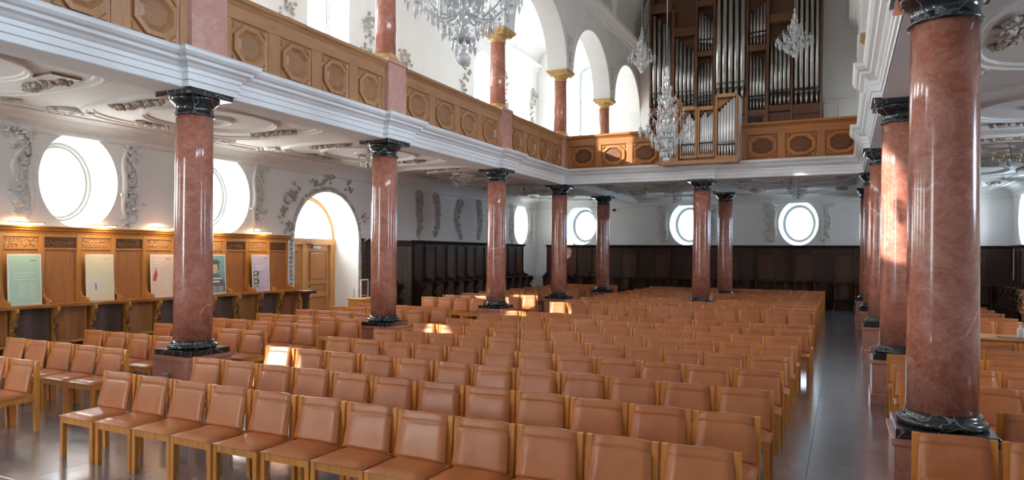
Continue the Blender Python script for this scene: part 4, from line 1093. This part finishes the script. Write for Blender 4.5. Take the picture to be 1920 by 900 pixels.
def strip(fn, s_, z0, z1, bow, par):
    mb = MB(); n = 15; pts = []; rad = []
    for i in range(n):
        u = i/(n-1); pts.append(fn(s_+bow*math.sin(PI*u)+.06*math.sin(u*9), z0+(z1-z0)*u, .02)); rad.append(.13+.12*u*u)
    mb.tube(pts, rad, 8, flat=Vector((1.5, 0, 0)))
    for q in range(7): leafage(fn, mb, s_+bow*math.sin(PI*q/6), z0+(z1-z0)*q/6, 7, .16, .045)
    spiral(fn, mb, s_, z1, .18, 0, 1, 1 if bow > 0 else -1, .05); spiral(fn, mb, s_, z0, .10, 0, 1, -1, .03); mb.obj('stucco_strip', tinted, par)
for px, bow in ((783, .12), (815, .22), (862, -.22), (896, .18)):
    s_ = atX(px, 400, WL).y; strip(fLs, s_, 2.75, 4.05, bow, WALL[fr_left])
# foliage round door niche and on the gallery walls
mb = MB()
for a_, z, n in ((-1.75, 3.1, 12), (-1.6, 2.75, 14), (-1.35, 3.75, 12), (.0, 4.15, 12), (.9, 4.0, 8), (1.6, 3.2, 6), (-.55, 4.02, 8)): leafage(fLs, mb, DOOR[0]+a_, z, n, .20, .05)
spiral(fLs, mb, DOOR[0]-1.55, 3.45, .22, 0, 1, 1, .04); spiral(fLs, mb, DOOR[0]+.1, 4.2, .12, 0, 1, 1, .03)
mb.obj('stucco_scroll', tinted, WALL[fr_left])
for c_, z in ((13.3, 8.2), (16.9, 8.0), (18.6, 7.4), (22.6, 8.2), (25.9, 8.6), (29.0, 8.4)):
    mb = MB()
    for q in range(7): leafage(fLs, mb, c_+R.uniform(-.25, .25), z-1.2+q*.4, 9, .32, .06)
    spiral(fLs, mb, c_, z+1.1, .25, 0, 1, 1, .05); spiral(fLs, mb, c_, z-.9, .2, 0, 1, -1, .05); mb.obj('stucco_strip', tinted, WALL[fr_left])
# spandrel ornaments of the arcade and crossings
for xc, sg, par in ((XL+TH, 1, awL), (XR-TH, -1, awR)):
    fa = lambda s_, z, o_, xc=xc, sg=sg: (xc+sg*o_, s_, z)
    for y in COLY[1:]+[YBK]:
        mb = MB(); spiral(fa, mb, y-.12, 8.75, .12, 0, 1, 1, .04); spiral(fa, mb, y+.12, 8.75, .12, PI, 1, -1, .04); leafage(fa, mb, y, 9.1, 14, .2, .05); leafage(fa, mb, y, 8.45, 8, .12, .04); mb.obj('stucco_spandrel', stucco, par)
        MB().tube([fa(y-.30, 9.9, .0), fa(y-.25, 10.7, .0)], .02, 5).obj('stucco_band', plaster, par)
# aisle ceilings: mouldings, garlands, rosettes
def ring_mould(cx, cy, rx, ry, par, w=.10, pw=3.0, n=48):
    mb = MB(); rings = []
    for i in range(n+1):
        t = 2*PI*i/n; c_, s_ = math.cos(t), math.sin(t); k = 1/((abs(c_)**pw+abs(s_)**pw)**(1/pw))
        rings.append([(cx+(rx+dr)*k*c_, cy+(ry+dr)*k*s_, ZCEIL-dz) for dr, dz in ((-w, 0), (-w*.8, .03), (-w*.2, .035), (0, .06), (w*.5, .055), (w*.7, .02), (w, 0))])
    mb.quadloft(rings, False, False); mb.obj('ceiling_moulding', plaster_ceil, par)
fC = lambda s_, z, o_: (z, s_, ZCEIL-o_)
def garland(x, y, ang, ln, par):
    mb = MB(); n = int(ln/.07)
    for i in range(n):
        u = i/(n-1)-.5; d_ = u*ln
        leafage(fC, mb, y+d_*math.cos(ang), x+d_*math.sin(ang)+.06*math.sin(u*7), 4, .10*(1-1.2*abs(u))+.03, .05)
    mb.obj('stucco_garland', beige_st, par)
def bay_ceiling(cx, cy, par, hx=1.75, hy=1.85):
    ring_mould(cx, cy, hx, hy, par, .12, 3.2); ring_mould(cx, cy, hx*.62, hy*.62, par, .07, 2.2); ring_mould(cx, cy, .34, .34, par, .05, 2)
    for a_, b_, an in ((hx*.82, 0, 0), (-hx*.82, 0, 0), (0, hy*.82, PI/2), (0, -hy*.82, PI/2)): garland(cx+a_, cy+b_, an, 1.1, par)
    for sx in (-1, 1):
        for sy in (-1, 1):
            mb = MB(); X_, Y_ = cx+sx*hx*.93, cy+sy*hy*.93
            spiral(fC, mb, Y_, X_, .22, 0, 1.1, sx*sy, .045); spiral(fC, mb, Y_-sy*.28, X_-sx*.12, .15, PI, 1.0, -sx*sy, .04); leafage(fC, mb, Y_, X_, 14, .28, .055); mb.obj('stucco_scroll', stucco, par)
bays = [(a_+b_)/2 for a_, b_ in zip([2.30]+COLY+[YBK], COLY+[YBK, YB])]
for y in bays:
    bay_ceiling((WL+XL-.0)/2-.0+.0, y, ceilL); bay_ceiling((XR+WR)/2, y, ceilR)
for xx in (-6.15, -1.55):
    for y in (23.2, 27.4): bay_ceiling(xx, y, ceilB, 1.8, 1.6)
pv = atZ(108, 146, 4.585)
v_ = bx(pv.x-.22, pv.x+.22, pv.y-.22, pv.y+.22, 4.565, 4.60).obj('ceiling_vent', brownm, ceilL); v_['label'] = 'small brown square vent cover'

# ------------------------------------------------------------------ loose things
# low cabinet before the left door
x, y = -11.85, 15.35
cb = empty('low_cabinet', 'low light oak cabinet with two open pigeonholes before the left door', 'cabinet', (x, y, 0))
cbx(-.30, .30, -.62, .62, .80, .84, c=.006).obj('top', chairw, cb); bx(-.28, .28, -.60, -.57, .04, .80).obj('side', chairw, cb); bx(-.28, .28, .57, .60, .04, .80).obj('side', chairw, cb)
bx(-.28, -.25, -.57, .57, .04, .80).obj('back', chairw, cb); bx(-.25, .28, -.57, .57, .04, .08).obj('bottom', chairw, cb); bx(-.25, .27, .0, .03, .08, .80).obj('divider', chairw, cb); bx(-.25, .27, .30, .32, .56, .80).obj('divider', chairw, cb); bx(-.25, .27, .03, .57, .53, .56).obj('shelf', chairw, cb)
cbx(.25, .28, -.57, .0, .08, .80, c=.004).obj('door', stallw, cb); cbx(.25, .28, .03, .57, .08, .53, c=.004).obj('drawer_front', stallw, cb)
# dark pedestal stand left of the cabinet
q = atX(573, 560, -12.2)
st = empty('pedestal_stand', 'dark wooden pedestal stand with a square top before the left door', 'stand', (-12.2, q.y, 0))
sq_lathe(MB(), [(.17, 0), (.17, .08), (.11, .12)]).obj('foot', darkw, st); MB().lathe([(.10, .12), (.075, .3), (.07, .8), (.10, 1.0), (.13, 1.05)], 12).obj('pillar', darkw, st); cbx(-.19, .19, -.19, .19, 1.05, 1.12, c=.01).obj('top', darkw, st)
ps = empty('barrier_post', 'thin dark steel post standing in the door niche', 'post', (WL+.35, 15.75, 0))
MB().tube([(0, 0, .015), (0, 0, 1.05)], .016, 8).obj('pole', steel, ps); MB().lathe([(.15, 0), (.15, .015), (.03, .03)], 16).obj('base', steel, ps)
q = atX(683, 545, -12.35)
wf = empty('framed_stand', 'white framed stand with a dark panel behind the second left column', 'stand', (-12.35, q.y, 0))
for a_, b_, c_, d_ in ((-.17, -.14, 0, 1.33), (.14, .17, 0, 1.33), (-.14, .14, 1.30, 1.33), (-.14, .14, .86, .88), (-.14, .14, .25, .27)): bx(-.015, .015, a_, b_, c_, d_).obj('frame_bar', whitep, wf)
bx(-.006, .006, -.14, .14, .27, 1.30).obj('panel', darkp, wf)
for s_ in (-1, 1): bx(-.16, .16, s_*.155-.014, s_*.155+.014, 0, .025).obj('foot', whitep, wf)
q = atY(1152, 394, YB-.12)
cm = empty('security_camera', 'small black camera fixed to the back wall right of the dark column', 'camera', (q.x, YB-.12, q.z))
MB().tube([(0, .12, .02), (0, .03, .0)], .018, 6).obj('bracket', blackp, cm); cbx(-.06, .06, -.09, .05, -.05, .05, c=.012).obj('housing', blackp, cm)
# table with a bottle in the right aisle
tb = empty('aisle_table', 'plain wooden table standing between the chair rows of the right aisle', 'table', (2.7, 14.15, 0))
cbx(-1.15, 1.15, -.40, .40, .71, .75, c=.006).obj('table_top', chairw, tb); bx(-1.08, 1.08, -.34, -.315, .62, .71).obj('apron', chairw, tb); bx(-1.08, 1.08, .315, .34, .62, .71).obj('apron', chairw, tb)
for sx in (-1, 1):
    for sy in (-1, 1): cbx(sx*1.08-.03, sx*1.08+.03, sy*.34-.03, sy*.34+.03, 0, .71).obj('leg', chairw, tb)
q = atY(1913, 620, 14.0)
mt_ = tag(cbx(q.x-.32, q.x+.20, 13.86, 14.14, .75, .756, c=.002).obj('desk_mat', blackp), 'dark flat mat lying under the white bottle on the right table', 'mat')
bt = empty('pump_bottle', 'white plastic pump bottle on the right aisle table', 'bottle', (q.x, 14.0, .756))
MB().lathe([(.045, 0), (.048, .01), (.048, .13), (.042, .155), (.02, .17), (.018, .19)], 16).obj('body', whitep, bt); MB().lathe([(.022, .185), (.022, .21), (.008, .212), (.008, .25), (.02, .252), (.02, .265)], 12).obj('pump_head', whitep, bt); MB().tube([(0, 0, .258), (-.045, 0, .250)], .007, 6).obj('nozzle', whitep, bt)
